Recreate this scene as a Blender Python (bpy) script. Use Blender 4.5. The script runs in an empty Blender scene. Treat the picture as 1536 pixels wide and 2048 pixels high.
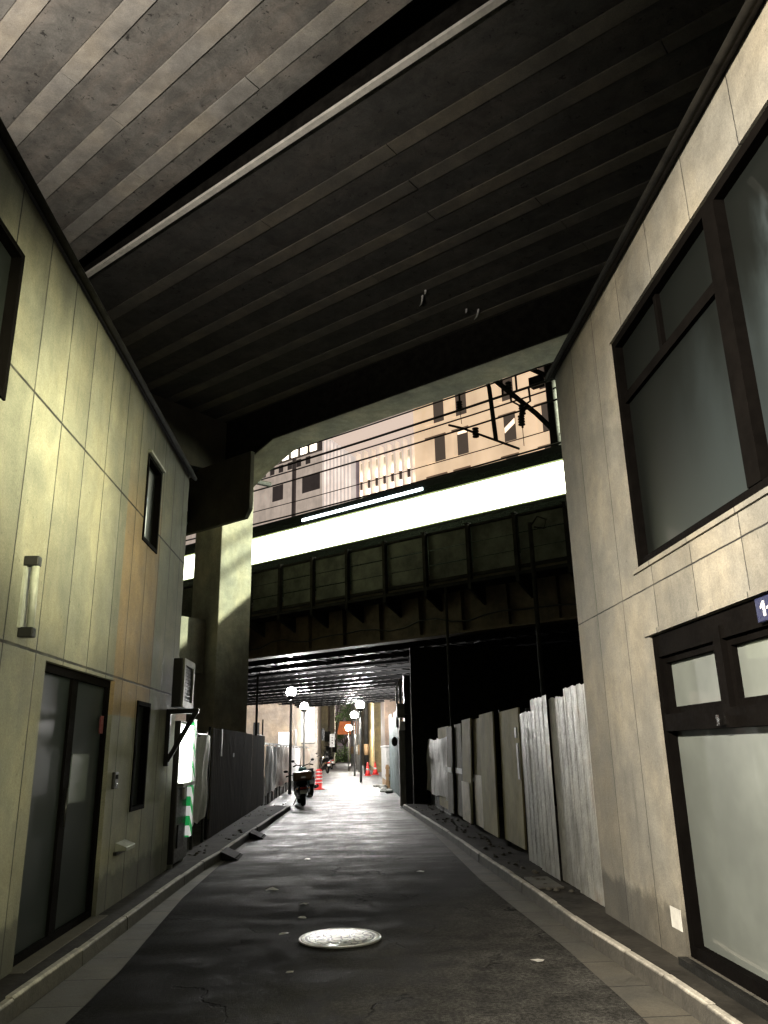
import bpy, math, random
from mathutils import Vector, Matrix
random.seed(7)
sc = bpy.context.scene
C = sc.collection
R_ = math.radians

# ------------------------------------------------------------------ helpers
U = Vector((-0.7590, 0.6511, 0.0)); N = Vector((0.6511, 0.7590, 0.0))    # railway direction, and across it

def W(p):                       # railway coordinates (along, across, up) -> world
    return U * p[0] + N * p[1] + Vector((0, 0, p[2]))

class MB:
    def __init__(self, xf=None):
        self.v = []; self.f = []; self.xf = xf; self.smooth = []
    def add(self, vs, fs, sm=False):
        o = len(self.v)
        for p in vs:
            p = Vector(p)
            self.v.append(self.xf(p) if self.xf else p)
        for f in fs:
            self.f.append([i + o for i in f]); self.smooth.append(sm)
        return self
    def box(self, x0, x1, y0, y1, z0, z1):
        vs = [(x, y, z) for x in (x0, x1) for y in (y0, y1) for z in (z0, z1)]
        return self.add(vs, [(0, 1, 3, 2), (4, 6, 7, 5), (0, 4, 5, 1), (2, 3, 7, 6), (0, 2, 6, 4), (1, 5, 7, 3)])
    def quad(self, a, b, c, d):
        return self.add([a, b, c, d], [(0, 1, 2, 3)])
    def prism(self, poly, d):            # closed polygon extruded by vector d
        n = len(poly); d = Vector(d)
        vs = [Vector(p) for p in poly] + [Vector(p) + d for p in poly]
        fs = [tuple(range(n))[::-1], tuple(range(n, 2 * n))]
        fs += [(i, (i + 1) % n, n + (i + 1) % n, n + i) for i in range(n)]
        return self.add(vs, fs)
    def tube(self, pts, r, n=8, cap=True):
        pts = [Vector(p) for p in pts]; k = len(pts)
        rs = r if isinstance(r, (list, tuple)) else [r] * k
        vs = []; up = None
        for i, p in enumerate(pts):
            t = (pts[min(i + 1, k - 1)] - pts[max(i - 1, 0)]).normalized()
            if up is None:
                up = Vector((0, 0, 1)) if abs(t.z) < .9 else Vector((1, 0, 0))
            a = t.cross(up).normalized(); b = a.cross(t).normalized(); up = b
            for j in range(n):
                q = 2 * math.pi * j / n
                vs.append(p + a * (rs[i] * math.cos(q)) + b * (rs[i] * math.sin(q)))
        fs = [(i * n + j, i * n + (j + 1) % n, (i + 1) * n + (j + 1) % n, (i + 1) * n + j) for i in range(k - 1) for j in range(n)]
        if cap:
            fs += [tuple(range(n))[::-1], tuple(range((k - 1) * n, k * n))]
        return self.add(vs, fs, True)
    def bar(self, a, b, w, h):           # rectangular bar from a to b
        a = Vector(a); b = Vector(b); t = (b - a).normalized()
        up = Vector((0, 0, 1)) if abs(t.z) < .95 else Vector((0, 1, 0))
        s = t.cross(up).normalized(); q = s.cross(t)
        c = [s * (i * w / 2) + q * (j * h / 2) for i, j in ((-1, -1), (1, -1), (1, 1), (-1, 1))]
        return self.add([a + k for k in c] + [b + k for k in c],
                        [(3, 2, 1, 0), (4, 5, 6, 7), (0, 1, 5, 4), (1, 2, 6, 5), (2, 3, 7, 6), (3, 0, 4, 7)])
    def lathe(self, prof, c=(0, 0, 0), axis='z', n=20):
        vs = []; c = Vector(c); k = len(prof)
        for r, h in prof:
            for j in range(n):
                q = 2 * math.pi * j / n
                a, b = r * math.cos(q), r * math.sin(q)
                vs.append(c + (Vector((a, b, h)) if axis == 'z' else Vector((h, a, b)) if axis == 'x' else Vector((a, h, b))))
        fs = [(i * n + j, i * n + (j + 1) % n, (i + 1) * n + (j + 1) % n, (i + 1) * n + j) for i in range(k - 1) for j in range(n)]
        fs += [tuple(range(n))[::-1], tuple(range((k - 1) * n, k * n))]
        return self.add(vs, fs, True)
    def ball(self, c, rx, ry=None, rz=None, n=14, m=8):
        ry = ry or rx; rz = rz or rx
        c = Vector(c); vs = [c + Vector((0, 0, -rz))]
        for i in range(1, m):
            a = -math.pi / 2 + math.pi * i / m
            for j in range(n):
                q = 2 * math.pi * j / n
                vs.append(c + Vector((rx * math.cos(a) * math.cos(q), ry * math.cos(a) * math.sin(q), rz * math.sin(a))))
        vs.append(c + Vector((0, 0, rz)))
        fs = [(0, 1 + (j + 1) % n, 1 + j) for j in range(n)]
        for i in range(m - 2):
            fs += [(1 + i * n + j, 1 + i * n + (j + 1) % n, 1 + (i + 1) * n + (j + 1) % n, 1 + (i + 1) * n + j) for j in range(n)]
        l = len(vs) - 1; b = 1 + (m - 2) * n
        fs += [(b + j, b + (j + 1) % n, l) for j in range(n)]
        return self.add(vs, fs, True)
    def torus(self, c, R, r, axis='x', n=24, m=8):
        vs = []; c = Vector(c)
        for i in range(n):
            a = 2 * math.pi * i / n
            for j in range(m):
                b = 2 * math.pi * j / m
                q = R + r * math.cos(b); h = r * math.sin(b)
                vs.append(c + (Vector((h, q * math.cos(a), q * math.sin(a))) if axis == 'x' else Vector((q * math.cos(a), q * math.sin(a), h))))
        fs = [(i * m + j, ((i + 1) % n) * m + j, ((i + 1) % n) * m + (j + 1) % m, i * m + (j + 1) % m) for i in range(n) for j in range(m)]
        return self.add(vs, fs, True)
    def build(self, name, mat, parent=None, bevel=0):
        me = bpy.data.meshes.new(name)
        org = worg(parent)
        me.from_pydata([tuple(v - org) for v in self.v], [], self.f)
        me.validate()
        if len(me.polygons) == len(self.smooth):
            me.polygons.foreach_set('use_smooth', self.smooth)
        me.materials.append(mat)
        import bmesh
        bm = bmesh.new(); bm.from_mesh(me); bmesh.ops.recalc_face_normals(bm, faces=bm.faces); bm.to_mesh(me); bm.free()
        o = bpy.data.objects.new(name, me); C.objects.link(o)
        if parent: o.parent = parent
        if bevel:
            b = o.modifiers.new('Bevel', 'BEVEL'); b.width = bevel; b.segments = 2; b.limit_method = 'ANGLE'; b.angle_limit = R_(40)
        return o

def worg(o):
    p = Vector((0, 0, 0))
    while o: p += o.location; o = o.parent
    return p

def tag(o, label=None, cat=None, group=None, kind=None):
    if label: o['label'] = label
    if cat: o['category'] = cat
    if group: o['group'] = group
    if kind: o['kind'] = kind
    return o
def thing(name, label, cat, loc=(0, 0, 0), group=None, rz=0):
    o = bpy.data.objects.new(name, None); o.empty_display_size = .1; C.objects.link(o)
    o.location = loc; o.rotation_euler = (0, 0, rz)
    return tag(o, label, cat, group)
def struct(name, mb, mat, label=None): 
    o = mb.build(name, mat); o['kind'] = 'structure'
    o['label'] = label or name.replace('_', ' '); o['category'] = name.split('_')[-1]
    return o
def dup(o, parent=None):
    c = o.copy(); C.objects.link(c); c.parent = parent
    for ch in list(o.children): dup(ch, c)
    return c

# ------------------------------------------------------------------ materials
class NT:
    def __init__(self, name):
        self.m = bpy.data.materials.new(name); self.m.use_nodes = True
        self.t = self.m.node_tree; self.t.nodes.clear()
        self.out = self.n('ShaderNodeOutputMaterial')
        self.pos = self.n('ShaderNodeNewGeometry').outputs['Position']
    def n(self, k, **kw):
        o = self.t.nodes.new(k)
        for a, b in kw.items(): setattr(o, a, b)
        return o
    def put(self, sock, v):
        if isinstance(v, bpy.types.NodeSocket): self.t.links.new(v, sock)
        elif isinstance(v, tuple) and len(v) == 3 and sock.type == 'RGBA': sock.default_value = (*v, 1)
        else: sock.default_value = v
    def math(self, op, a, b=0.0, c=None, clamp=False):
        o = self.n('ShaderNodeMath', operation=op, use_clamp=clamp)
        self.put(o.inputs[0], a); self.put(o.inputs[1], b)
        if c is not None: self.put(o.inputs[2], c)
        return o.outputs[0]
    def noise(self, scale, detail=4, rough=.6, vec=None, dist=0):
        o = self.n('ShaderNodeTexNoise'); o.inputs['Scale'].default_value = scale
        o.inputs['Detail'].default_value = detail; o.inputs['Roughness'].default_value = rough
        o.inputs['Distortion'].default_value = dist
        self.put(o.inputs['Vector'], vec or self.pos); return o.outputs['Fac']
    def ramp(self, v, a, b, lo=0.0, hi=1.0):
        o = self.n('ShaderNodeMapRange', interpolation_type='SMOOTHSTEP')
        for i, x in enumerate((v, a, b, lo, hi)): self.put(o.inputs[i], x)
        return o.outputs[0]
    def mix(self, f, a, b, mode='MIX'):
        o = self.n('ShaderNodeMix', data_type='RGBA', blend_type=mode)
        self.put(o.inputs[0], f); self.put(o.inputs[6], a); self.put(o.inputs[7], b); return o.outputs[2]
    def scl(self, s, vec=None):
        o = self.n('ShaderNodeVectorMath', operation='MULTIPLY'); self.put(o.inputs[0], vec or self.pos); o.inputs[1].default_value = s
        return o.outputs[0]
    def dot(self, d, vec=None):
        o = self.n('ShaderNodeVectorMath', operation='DOT_PRODUCT'); self.put(o.inputs[0], vec or self.pos); o.inputs[1].default_value = d
        return o.outputs['Value']
    def sep(self):
        o = self.n('ShaderNodeSeparateXYZ'); self.put(o.inputs[0], self.pos); return o.outputs
    def white(self, v):
        o = self.n('ShaderNodeTexWhiteNoise', noise_dimensions='1D'); self.put(o.inputs['W'], v); return o.outputs['Value']
    def bump(self, h, s=.3, d=.02):
        o = self.n('ShaderNodeBump'); o.inputs['Strength'].default_value = s; o.inputs['Distance'].default_value = d
        self.put(o.inputs['Height'], h); return o.outputs['Normal']
    def line(self, v, pitch, off, w):      # 1 on thin lines every `pitch`
        f = self.math('FRACT', self.math('DIVIDE', self.math('SUBTRACT', v, off - pitch / 2), pitch))
        d = self.math('MULTIPLY', self.math('ABSOLUTE', self.math('SUBTRACT', f, .5)), pitch)
        return self.ramp(d, w * .4, w, 1, 0)
    def bsdf(self, col, rough=.8, metal=0, normal=None, spec=.5, emit=None, es=0, **kw):
        o = self.n('ShaderNodeBsdfPrincipled')
        self.put(o.inputs['Base Color'], col); self.put(o.inputs['Roughness'], rough); self.put(o.inputs['Metallic'], metal)
        o.inputs['Specular IOR Level'].default_value = spec
        if normal: self.put(o.inputs['Normal'], normal)
        if emit is not None: self.put(o.inputs['Emission Color'], emit); self.put(o.inputs['Emission Strength'], es)
        for k, v in kw.items(): self.put(o.inputs[k.replace('_', ' ')], v)
        self.t.links.new(o.outputs[0], self.out.inputs[0]); return self.m

def simple(name, col, rough=.6, metal=0, var=.25, scale=6, bump=.1, spec=.5, coat=0, stretch=None):
    t = NT(name); v = t.scl(stretch) if stretch else t.pos
    n = t.noise(scale, 5, .65, v); d = t.noise(scale * 7, 3, .6, v)
    k = t.ramp(n, .25, .75, 1 - var, 1 + var)
    c = t.mix(1.0, col, t.mix(k, (0, 0, 0), (1, 1, 1)), 'MULTIPLY')
    o = t.n('ShaderNodeVectorMath', operation='SCALE'); t.put(o.inputs[0], t.mix(0.0, col, col)); t.put(o.inputs['Scale'], k)
    r = t.ramp(d, .3, .7, max(.03, rough - .12), min(1, rough + .12))
    kw = {'Coat_Weight': coat, 'Coat_Roughness': .05} if coat else {}
    return t.bsdf(o.outputs[0], r, metal, t.bump(d, bump, .01) if bump else None, spec, **kw)
def emis(name, col, s, flick=0):
    t = NT(name)
    e = t.n('ShaderNodeEmission'); t.put(e.inputs[0], col); e.inputs[1].default_value = s
    if flick:
        t.put(e.inputs[1], t.ramp(t.noise(flick, 2), .3, .7, s * .55, s * 1.3))
    t.t.links.new(e.outputs[0], t.out.inputs[0]); return t.m

def concrete(name, col, dark=.6, axis=None, pitch=.57, off=0, hj=(), jw=.012, warm_light=None, plinth=None, top_shade=None, tie=True, rough=.8):
    t = NT(name); x, y, z = t.sep()
    big = t.noise(.9, 5, .6); mid = t.noise(4.5, 6, .7); fine = t.noise(55, 3, .6)
    streak = t.noise(1.0, 4, .6, t.scl((2.3, 2.3, .5))); pit = t.ramp(t.noise(24, 2, .5), .70, .76); cloud = t.noise(2.1, 6, .75, None, .5)
    k = t.math('MULTIPLY', t.ramp(big, .3, .7, .78, 1.12), t.ramp(mid, .3, .72, .82, 1.1))
    k = t.math('MULTIPLY', k, t.ramp(streak, .35, .68, 1.04, .86)); k = t.math('MULTIPLY', k, t.ramp(cloud, .32, .68, .84, 1.10)); k = t.math('MULTIPLY', k, t.math('SUBTRACT', 1, t.math('MULTIPLY', pit, .3)))
    k = t.math('MULTIPLY', k, t.ramp(fine, .3, .7, .92, 1.06))
    h = t.math('ADD', t.math('MULTIPLY', mid, .5), t.math('MULTIPLY', fine, .4))
    grain = t.noise(120, 2, .7); k = t.math('MULTIPLY', k, t.ramp(grain, .3, .7, .86, 1.12)); drip = t.noise(1.0, 5, .75, t.scl((9, 9, .35)))
    k = t.math('MULTIPLY', k, t.ramp(drip, .58, .74, 1.0, .74)); h = t.math('ADD', h, t.math('MULTIPLY', grain, .35))
    c = t.mix(t.ramp(big, .35, .7), col, (col[0] * 1.04, col[1] * .97, col[2] * .86))
    if axis is not None:
        a = y if axis == 'y' else x
        wob = t.math('MULTIPLY', t.math('SUBTRACT', t.noise(9, 2), .5), .006)
        aw = t.math('ADD', a, wob)
        idx = t.math('FLOOR', t.math('DIVIDE', t.math('SUBTRACT', aw, off), pitch))
        k = t.math('MULTIPLY', k, t.ramp(t.white(idx), 0, 1, .88, 1.08))
        if warm_light:
            inr = t.math('MULTIPLY', t.math('GREATER_THAN', aw, warm_light[0]), t.math('LESS_THAN', aw, warm_light[1]))
            inr = t.math('MULTIPLY', inr, t.math('MULTIPLY', t.ramp(z, warm_light[2] - .01, warm_light[2] + .01), t.ramp(z, warm_light[3] - 1.2, warm_light[3], 1, 0)))
            c = t.mix(t.math('MULTIPLY', inr, .9), c, (.29, .20, .105))  # warm patch of reflected light painted into the panel colour
        j = t.line(aw, pitch, off, jw)
        for hz in hj:
            d = t.math('ABSOLUTE', t.math('SUBTRACT', t.math('ADD', z, wob), hz))
            j = t.math('MAXIMUM', j, t.ramp(d, jw * .5, jw * 1.3, 1, 0))
        brk = t.ramp(t.noise(2.2, 2), .25, .55, .6, 1)
        jj = t.math('MULTIPLY', j, brk)
        k = t.math('MULTIPLY', k, t.math('SUBTRACT', 1, t.math('MULTIPLY', jj, .97)))
        h = t.math('SUBTRACT', h, t.math('MULTIPLY', j, 3))
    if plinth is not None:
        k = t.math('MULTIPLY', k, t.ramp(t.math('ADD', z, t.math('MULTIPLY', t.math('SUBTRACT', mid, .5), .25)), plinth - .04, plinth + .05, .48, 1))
    if top_shade is not None:
        k = t.math('MULTIPLY', k, t.ramp(t.math('ADD', z, t.math('MULTIPLY', t.math('SUBTRACT', streak, .5), 1.4)), top_shade - .5, top_shade + .6, 1, .5))  # shade along the wall top painted into the colour
    o = t.n('ShaderNodeVectorMath', operation='SCALE'); t.put(o.inputs[0], c); t.put(o.inputs['Scale'], k)
    return t.bsdf(o.outputs[0], t.ramp(mid, .3, .7, rough - .12, rough + .1), 0, t.bump(h, .35, .012))

def soffit(name, g):
    t = NT(name)
    along = t.n('ShaderNodeCombineXYZ'); t.put(along.inputs[0], t.math('MULTIPLY', t.dot(tuple(U)), .22)); t.put(along.inputs[1], t.dot(tuple(N)))
    big = t.noise(1.1, 5, .65); st = t.noise(2.6, 5, .7, along.outputs[0]); fine = t.noise(40, 3)
    sp = t.noise(7.5, 6, .8, None, .4)
    spots = t.ramp(sp, .585, .635)
    blot = t.noise(3.1, 6, .75, None, .6)
    k = t.math('MULTIPLY', t.ramp(big, .3, .7, .7, 1.15), t.ramp(st, .3, .7, .86, 1.08)); k = t.math('MULTIPLY', k, t.ramp(blot, .32, .68, .72, 1.18))
    k = t.math('MULTIPLY', k, t.ramp(fine, .3, .7, .9, 1.08))
    k = t.math('MULTIPLY', k, t.math('SUBTRACT', 1, t.math('MULTIPLY', spots, .75)))
    c = t.mix(t.ramp(st, .4, .7), (.115 * g, .111 * g, .100 * g), (.130 * g, .115 * g, .098 * g))
    o = t.n('ShaderNodeVectorMath', operation='SCALE'); t.put(o.inputs[0], c); t.put(o.inputs['Scale'], k)
    return t.bsdf(o.outputs[0], .9, 0, t.bump(t.math('ADD', fine, t.math('MULTIPLY', st, 2)), .4, .01))

def asphalt():
    t = NT('asphalt'); x, y, z = t.sep()
    big = t.noise(.7, 4, .6); mid = t.noise(3.2, 6, .75, None, .3); fine = t.noise(95, 2, .7); agg = t.noise(230, 1); grit = t.noise(38, 3, .7)
    cross = t.noise(1.0, 4, .65, t.scl((.62, 1.9, 1)))
    # lamp pool and building shadow painted into the colour along a slanted edge
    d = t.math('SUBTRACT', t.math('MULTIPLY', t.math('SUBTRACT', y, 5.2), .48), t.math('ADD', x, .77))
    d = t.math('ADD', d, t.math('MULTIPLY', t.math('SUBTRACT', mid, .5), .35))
    k = t.math('MULTIPLY', t.ramp(mid, .3, .7, .45, 1.45), t.ramp(big, .3, .7, .7, 1.3))
    k = t.math('MULTIPLY', k, t.ramp(agg, .36, .64, .45, 1.7)); k = t.math('MULTIPLY', k, t.ramp(grit, .35, .65, .6, 1.35))
    v = t.n('ShaderNodeTexVoronoi', feature='DISTANCE_TO_EDGE'); v.inputs['Scale'].default_value = .55
    wv = t.n('ShaderNodeVectorMath', operation='ADD'); cn = t.n('ShaderNodeTexNoise'); cn.inputs['Scale'].default_value = 2.5; cn.inputs['Detail'].default_value = 5; t.put(cn.inputs['Vector'], t.pos)
    sc2 = t.n('ShaderNodeVectorMath', operation='SCALE'); t.put(sc2.inputs[0], cn.outputs['Color']); sc2.inputs['Scale'].default_value = .9
    t.put(wv.inputs[0], t.pos); t.put(wv.inputs[1], sc2.outputs[0]); t.put(v.inputs['Vector'], wv.outputs[0])
    crack = t.math('MULTIPLY', t.ramp(v.outputs['Distance'], .004, .012, 1, 0), t.ramp(big, .45, .6))
    k = t.math('MULTIPLY', k, t.math('SUBTRACT', 1, t.math('MULTIPLY', crack, .8)))
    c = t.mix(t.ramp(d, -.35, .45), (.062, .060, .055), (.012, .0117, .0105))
    c = t.mix(t.ramp(y, 9.5, 15), c, (.036, .035, .032)); c = t.mix(t.ramp(y, 21, 33), c, (.062, .062, .062))  # far lane painted lighter, as its lamps would show it
    o = t.n('ShaderNodeVectorMath', operation='SCALE'); t.put(o.inputs[0], c); t.put(o.inputs['Scale'], k)
    r = t.math('ADD', t.ramp(cross, .35, .65, .46, .64), t.math('ADD', t.ramp(mid, .3, .7, -.10, .16), t.ramp(y, 8, 17, .25, 0)))
    hh = t.math('ADD', t.math('MULTIPLY', fine, .6), t.math('ADD', t.math('MULTIPLY', agg, .6), t.math('MULTIPLY', cross, t.ramp(y, 13, 26, .0, .6))))
    hh = t.math('SUBTRACT', hh, t.math('MULTIPLY', crack, 1.5))
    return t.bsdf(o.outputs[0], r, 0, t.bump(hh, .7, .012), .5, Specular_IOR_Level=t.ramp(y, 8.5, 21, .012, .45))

def glass(name, col, rough=.5, coat=1.0, cr=.02, emit=None, es=0):
    t = NT(name); n = t.noise(1.6, 4, .6)
    o = t.n('ShaderNodeVectorMath', operation='SCALE'); t.put(o.inputs[0], t.mix(0.0, col, col)); t.put(o.inputs['Scale'], t.ramp(n, .3, .7, .8, 1.15))
    return t.bsdf(o.outputs[0], rough, 0, None, .5, emit, es, Coat_Weight=coat, Coat_Roughness=cr, Coat_IOR=1.9)

def stripes():
    t = NT('green_white_stripes'); x, y, z = t.sep()
    v = t.math('ADD', t.math('MULTIPLY', z, 4.0), t.math('MULTIPLY', y, 3.0))
    f = t.math('GREATER_THAN', t.math('FRACT', v), .5)
    c = t.mix(f, (.8, .8, .75), (.02, .36, .09))
    return t.bsdf(c, .4, 0, None, .5, c, .55)

def sheet(name, col, sc_=3, tr=.0):
    t = NT(name); n = t.noise(sc_, 5, .6, t.scl((2, 2, .7))); f = t.noise(14, 4, .6)
    o = t.n('ShaderNodeVectorMath', operation='SCALE'); t.put(o.inputs[0], t.mix(0.0, col, col)); t.put(o.inputs['Scale'], t.ramp(n, .3, .7, .72, 1.12))
    return t.bsdf(o.outputs[0], .5, 0, t.bump(t.math('ADD', n, t.math('MULTIPLY', f, .3)), .6, .05))

def galvan():
    t = NT('galvanised_sheet'); n = t.noise(2.2, 6, .7, t.scl((1.1, 1.1, .8))); f = t.noise(9, 5, .7)
    v = t.n('ShaderNodeTexVoronoi'); v.inputs['Scale'].default_value = 28; t.put(v.inputs['Vector'], t.pos)
    k = t.math('MULTIPLY', t.ramp(n, .3, .7, .6, 1.25), t.ramp(f, .3, .7, .88, 1.08))
    o = t.n('ShaderNodeVectorMath', operation='SCALE'); t.put(o.inputs[0], t.mix(t.ramp(n, .55, .75), (.40, .395, .365), (.30, .25, .20))); t.put(o.inputs['Scale'], k)
    return t.bsdf(o.outputs[0], t.ramp(f, .3, .7, .42, .65), .45, t.bump(t.math('ADD', t.math('MULTIPLY', f, .3), t.math('MULTIPLY', n, 2)), .45, .03))

M = {}
M['wallL'] = concrete('precast_wall_panels', (.215, .215, .165), axis='y', pitch=.572, off=5.24, hj=(2.24, 4.06), warm_light=(7.78, 9.27, 1.88, 4.9), plinth=.42, top_shade=5.05)
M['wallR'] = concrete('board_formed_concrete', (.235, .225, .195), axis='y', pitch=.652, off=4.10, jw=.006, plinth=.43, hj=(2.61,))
M['conc'] = concrete('pier_concrete', (.46, .45, .37))
M['conc_dark'] = concrete('stained_concrete', (.11, .10, .075))
M['soffit'] = soffit('precast_soffit', 1.5); M['soffit_far'] = soffit('shaded_soffit', .48); M['shade_black'] = simple('near_black_shade', (.012, .011, .009), .95, var=.5, spec=.1)  # far soffit darkened and a near-black tone, standing in for shade
M['infill'] = concrete('joint_infill_concrete', (.38, .365, .33)); M['infill_far'] = concrete('shaded_infill_concrete', (.14, .13, .112))  # far infill is the same concrete painted darker for shade
M['lit_lip'] = simple('painted_lit_edge', (.72, .69, .62), .8, var=.2)
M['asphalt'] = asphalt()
M['ground'] = simple('bare_ground', (.05, .045, .04), .95, spec=.08, scale=1.2, var=.5, bump=.5)
M['gutter'] = concrete('gutter_concrete', (.095, .088, .072), axis='y', pitch=.6, off=.2, jw=.008)
def kerbmat():
    t = NT('kerb_concrete'); x, y, z = t.sep(); n = t.noise(7, 5, .7); f = t.noise(45, 3)
    zz = t.math('ADD', z, t.math('MULTIPLY', t.math('SUBTRACT', n, .5), .014))
    k = t.math('MULTIPLY', t.ramp(n, .3, .7, .7, 1.15), t.ramp(f, .3, .7, .85, 1.1))
    o = t.n('ShaderNodeVectorMath', operation='SCALE'); t.put(o.inputs[0], t.mix(t.ramp(zz, .098, .116), (.06, .055, .045), (.46, .43, .37))); t.put(o.inputs['Scale'], k)
    return t.bsdf(o.outputs[0], .8, 0, t.bump(t.math('ADD', n, f), .4, .01))
M['kerb'] = kerbmat()
M['pave'] = simple('pavement_asphalt', (.034, .031, .026), .95, spec=.08, scale=2.5, var=.5, bump=.5)
M['black'] = simple('black_metal', (.012, .012, .011), .45, .2, var=.3)
M['bronze'] = simple('dark_bronze_frame', (.0032, .0027, .0024), .85, 0, var=.3, spec=.02)
M['eave'] = simple('dark_eave_metal', (.035, .033, .032), .6, .3)
M['glassdark'] = glass('dark_window_glass', (.010, .012, .011), .4, coat=.35, cr=.05)
M['glassdoor'] = glass('door_glass', (.012, .016, .015), .4, coat=.14, cr=.06)
def curtain_reflection_mat():
    t = NT('curtain_reflection_glass'); x, y, z = t.sep(); n = t.noise(2.2, 4, .6, t.scl((1, 1.6, .7)))
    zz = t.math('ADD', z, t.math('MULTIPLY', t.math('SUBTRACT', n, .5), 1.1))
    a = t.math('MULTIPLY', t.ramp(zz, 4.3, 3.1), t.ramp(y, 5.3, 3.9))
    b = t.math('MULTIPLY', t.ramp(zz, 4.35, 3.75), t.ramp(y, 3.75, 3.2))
    e = t.math('ADD', t.math('MULTIPLY', a, .075), t.math('MULTIPLY', b, .36))  # emission paints a lit curtain and the opposite wall's reflection
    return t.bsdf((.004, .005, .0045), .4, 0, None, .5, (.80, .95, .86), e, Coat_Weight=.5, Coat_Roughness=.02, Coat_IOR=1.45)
M['curtain_reflection'] = curtain_reflection_mat()
M['frost'] = glass('frosted_film_glass', (.145, .16, .148), .5)
M['frost_up'] = glass('dim_frosted_glass', (.085, .10, .092), .45, cr=.06)
M['steel_brown'] = simple('weathered_girder_paint', (.085, .062, .036), .6, .1, var=.5, scale=2.0, bump=.2)
M['steel_dark'] = simple('dark_bridge_steel', (.024, .023, .020), .8, 0, var=.5, scale=3, spec=.12)
M['steel_under'] = simple('underdeck_steel', (.008, .0078, .008), .5, .05, var=.6, scale=3, spec=.16)
M['panel_green'] = simple('grey_green_parapet_sheet', (.085, .092, .068), .6, .1, var=.55, scale=1.6, bump=.2)
M['train_body'] = simple('train_body_steel', (.018, .030, .026), .3, .6, var=.2)
M['train_roof'] = simple('train_roof_paint', (.035, .045, .042), .6, .2)
M['train_glow'] = emis('lit_train_window', (.94, 1.0, .76), 10.0, .5)
M['edge_glow'] = emis('window_light_glow', (.80, .95, .42), .75, .8)
M['train_trail'] = emis('train_light_trail', (.85, .97, 1.0), 8)
M['vend_glow'] = emis('vending_glow', (.95, 1.0, .90), 10.0)
M['stripes'] = stripes()
M['vend_body'] = simple('vending_body', (.03, .028, .022), .4)
M['white_plastic'] = simple('white_plastic', (.62, .61, .57), .45)
M['pale_case'] = simple('pale_appliance_case', (.27, .28, .23), .5)
M['tarp'] = sheet('white_tarp', (.78, .76, .74))
M['tarp_beige'] = sheet('beige_sheet', (.42, .34, .28))
M['hoard'] = simple('brown_hoarding', (.032, .025, .016), .95, 0, spec=.04, var=.4, scale=2, bump=.2, stretch=(1, 1, .3))
M['olive'] = simple('olive_board', (.26, .225, .115), .85, .0, var=.3, scale=1.8, bump=.1, stretch=(1, 1, .8))
M['olive_dk'] = simple('dark_olive_board', (.11, .10, .06), .85, .0, var=.35, scale=1.8)
M['cream'] = simple('cream_board', (.50, .45, .33), .5, var=.25)
M['galv'] = galvan()
M['blue_sheet'] = simple('blue_grey_sheet', (.16, .20, .20), .5, .3, var=.45, scale=2.5, stretch=(2, 2, .5))
M['rubber'] = simple('black_rubber', (.008, .008, .008), .9, spec=.1)
M['chrome'] = simple('chrome', (.55, .55, .55), .15, 1, var=.1, bump=0)
M['red'] = simple('red_plastic', (.55, .025, .02), .4, var=.2)
M['white_band'] = simple('white_reflective_band', (.8, .78, .75), .35)
M['iron'] = None
M['lamp'] = emis('lamp_globe', (1, .97, .93), 1700)
M['lampnear'] = emis('near_lamp_globe', (1, .98, .95), 2100)
M['lampfar'] = emis('far_lamp_globe', (1, .96, .88), 950)
M['pole'] = simple('galvanised_pole', (.16, .16, .15), .5, .5)
M['cpole'] = simple('concrete_pole', (.26, .25, .23), .8, scale=4, stretch=(3, 3, .6))
M['wood'] = simple('pallet_wood', (.38, .24, .12), .7, scale=5, stretch=(4, 4, 1))
M['tan'] = None
M['leaf'] = None

def iron_cover():
    t = NT('manhole_iron'); 
    x, y, z = t.sep()
    dx = t.math('SUBTRACT', x, -.058); dy = t.math('SUBTRACT', y, 7.21)
    r = t.math('SQRT', t.math('ADD', t.math('MULTIPLY', dx, dx), t.math('MULTIPLY', dy, dy)))
    v = t.n('ShaderNodeTexVoronoi', feature='DISTANCE_TO_EDGE'); v.inputs['Scale'].default_value = 15; t.put(v.inputs['Vector'], t.scl((1, 1, .01)))
    pat = t.ramp(v.outputs[0], .03, .12); n = t.noise(11, 5, .7)
    ring = t.ramp(t.math('ABSOLUTE', t.math('SUBTRACT', r, .285)), .006, .014, 0, 1)
    inner = t.math('MULTIPLY', ring, t.math('MAXIMUM', pat, t.ramp(r, .285, .30)))
    k = t.math('MULTIPLY', t.ramp(inner, 0, 1, .12, 1), t.ramp(n, .35, .6, .5, 1.1))
    o = t.n('ShaderNodeVectorMath', operation='SCALE'); t.put(o.inputs[0], t.mix(0.0, (.66, .65, .58), (.6, .6, .55))); t.put(o.inputs['Scale'], k)
    return t.bsdf(o.outputs[0], .45, .0, t.bump(inner, .8, .01))
M['iron'] = iron_cover()

def leafmat():
    t = NT('foliage'); n = t.noise(1.3, 3); f = t.noise(9, 2)
    c = t.mix(t.ramp(n, .35, .65), (.035, .06, .022), (.15, .24, .06))
    return t.bsdf(t.mix(t.ramp(f, .4, .7), c, (.09, .15, .05)), .6)
M['leaf'] = leafmat()
M['bark'] = simple('bark', (.06, .045, .03), .9)

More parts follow.
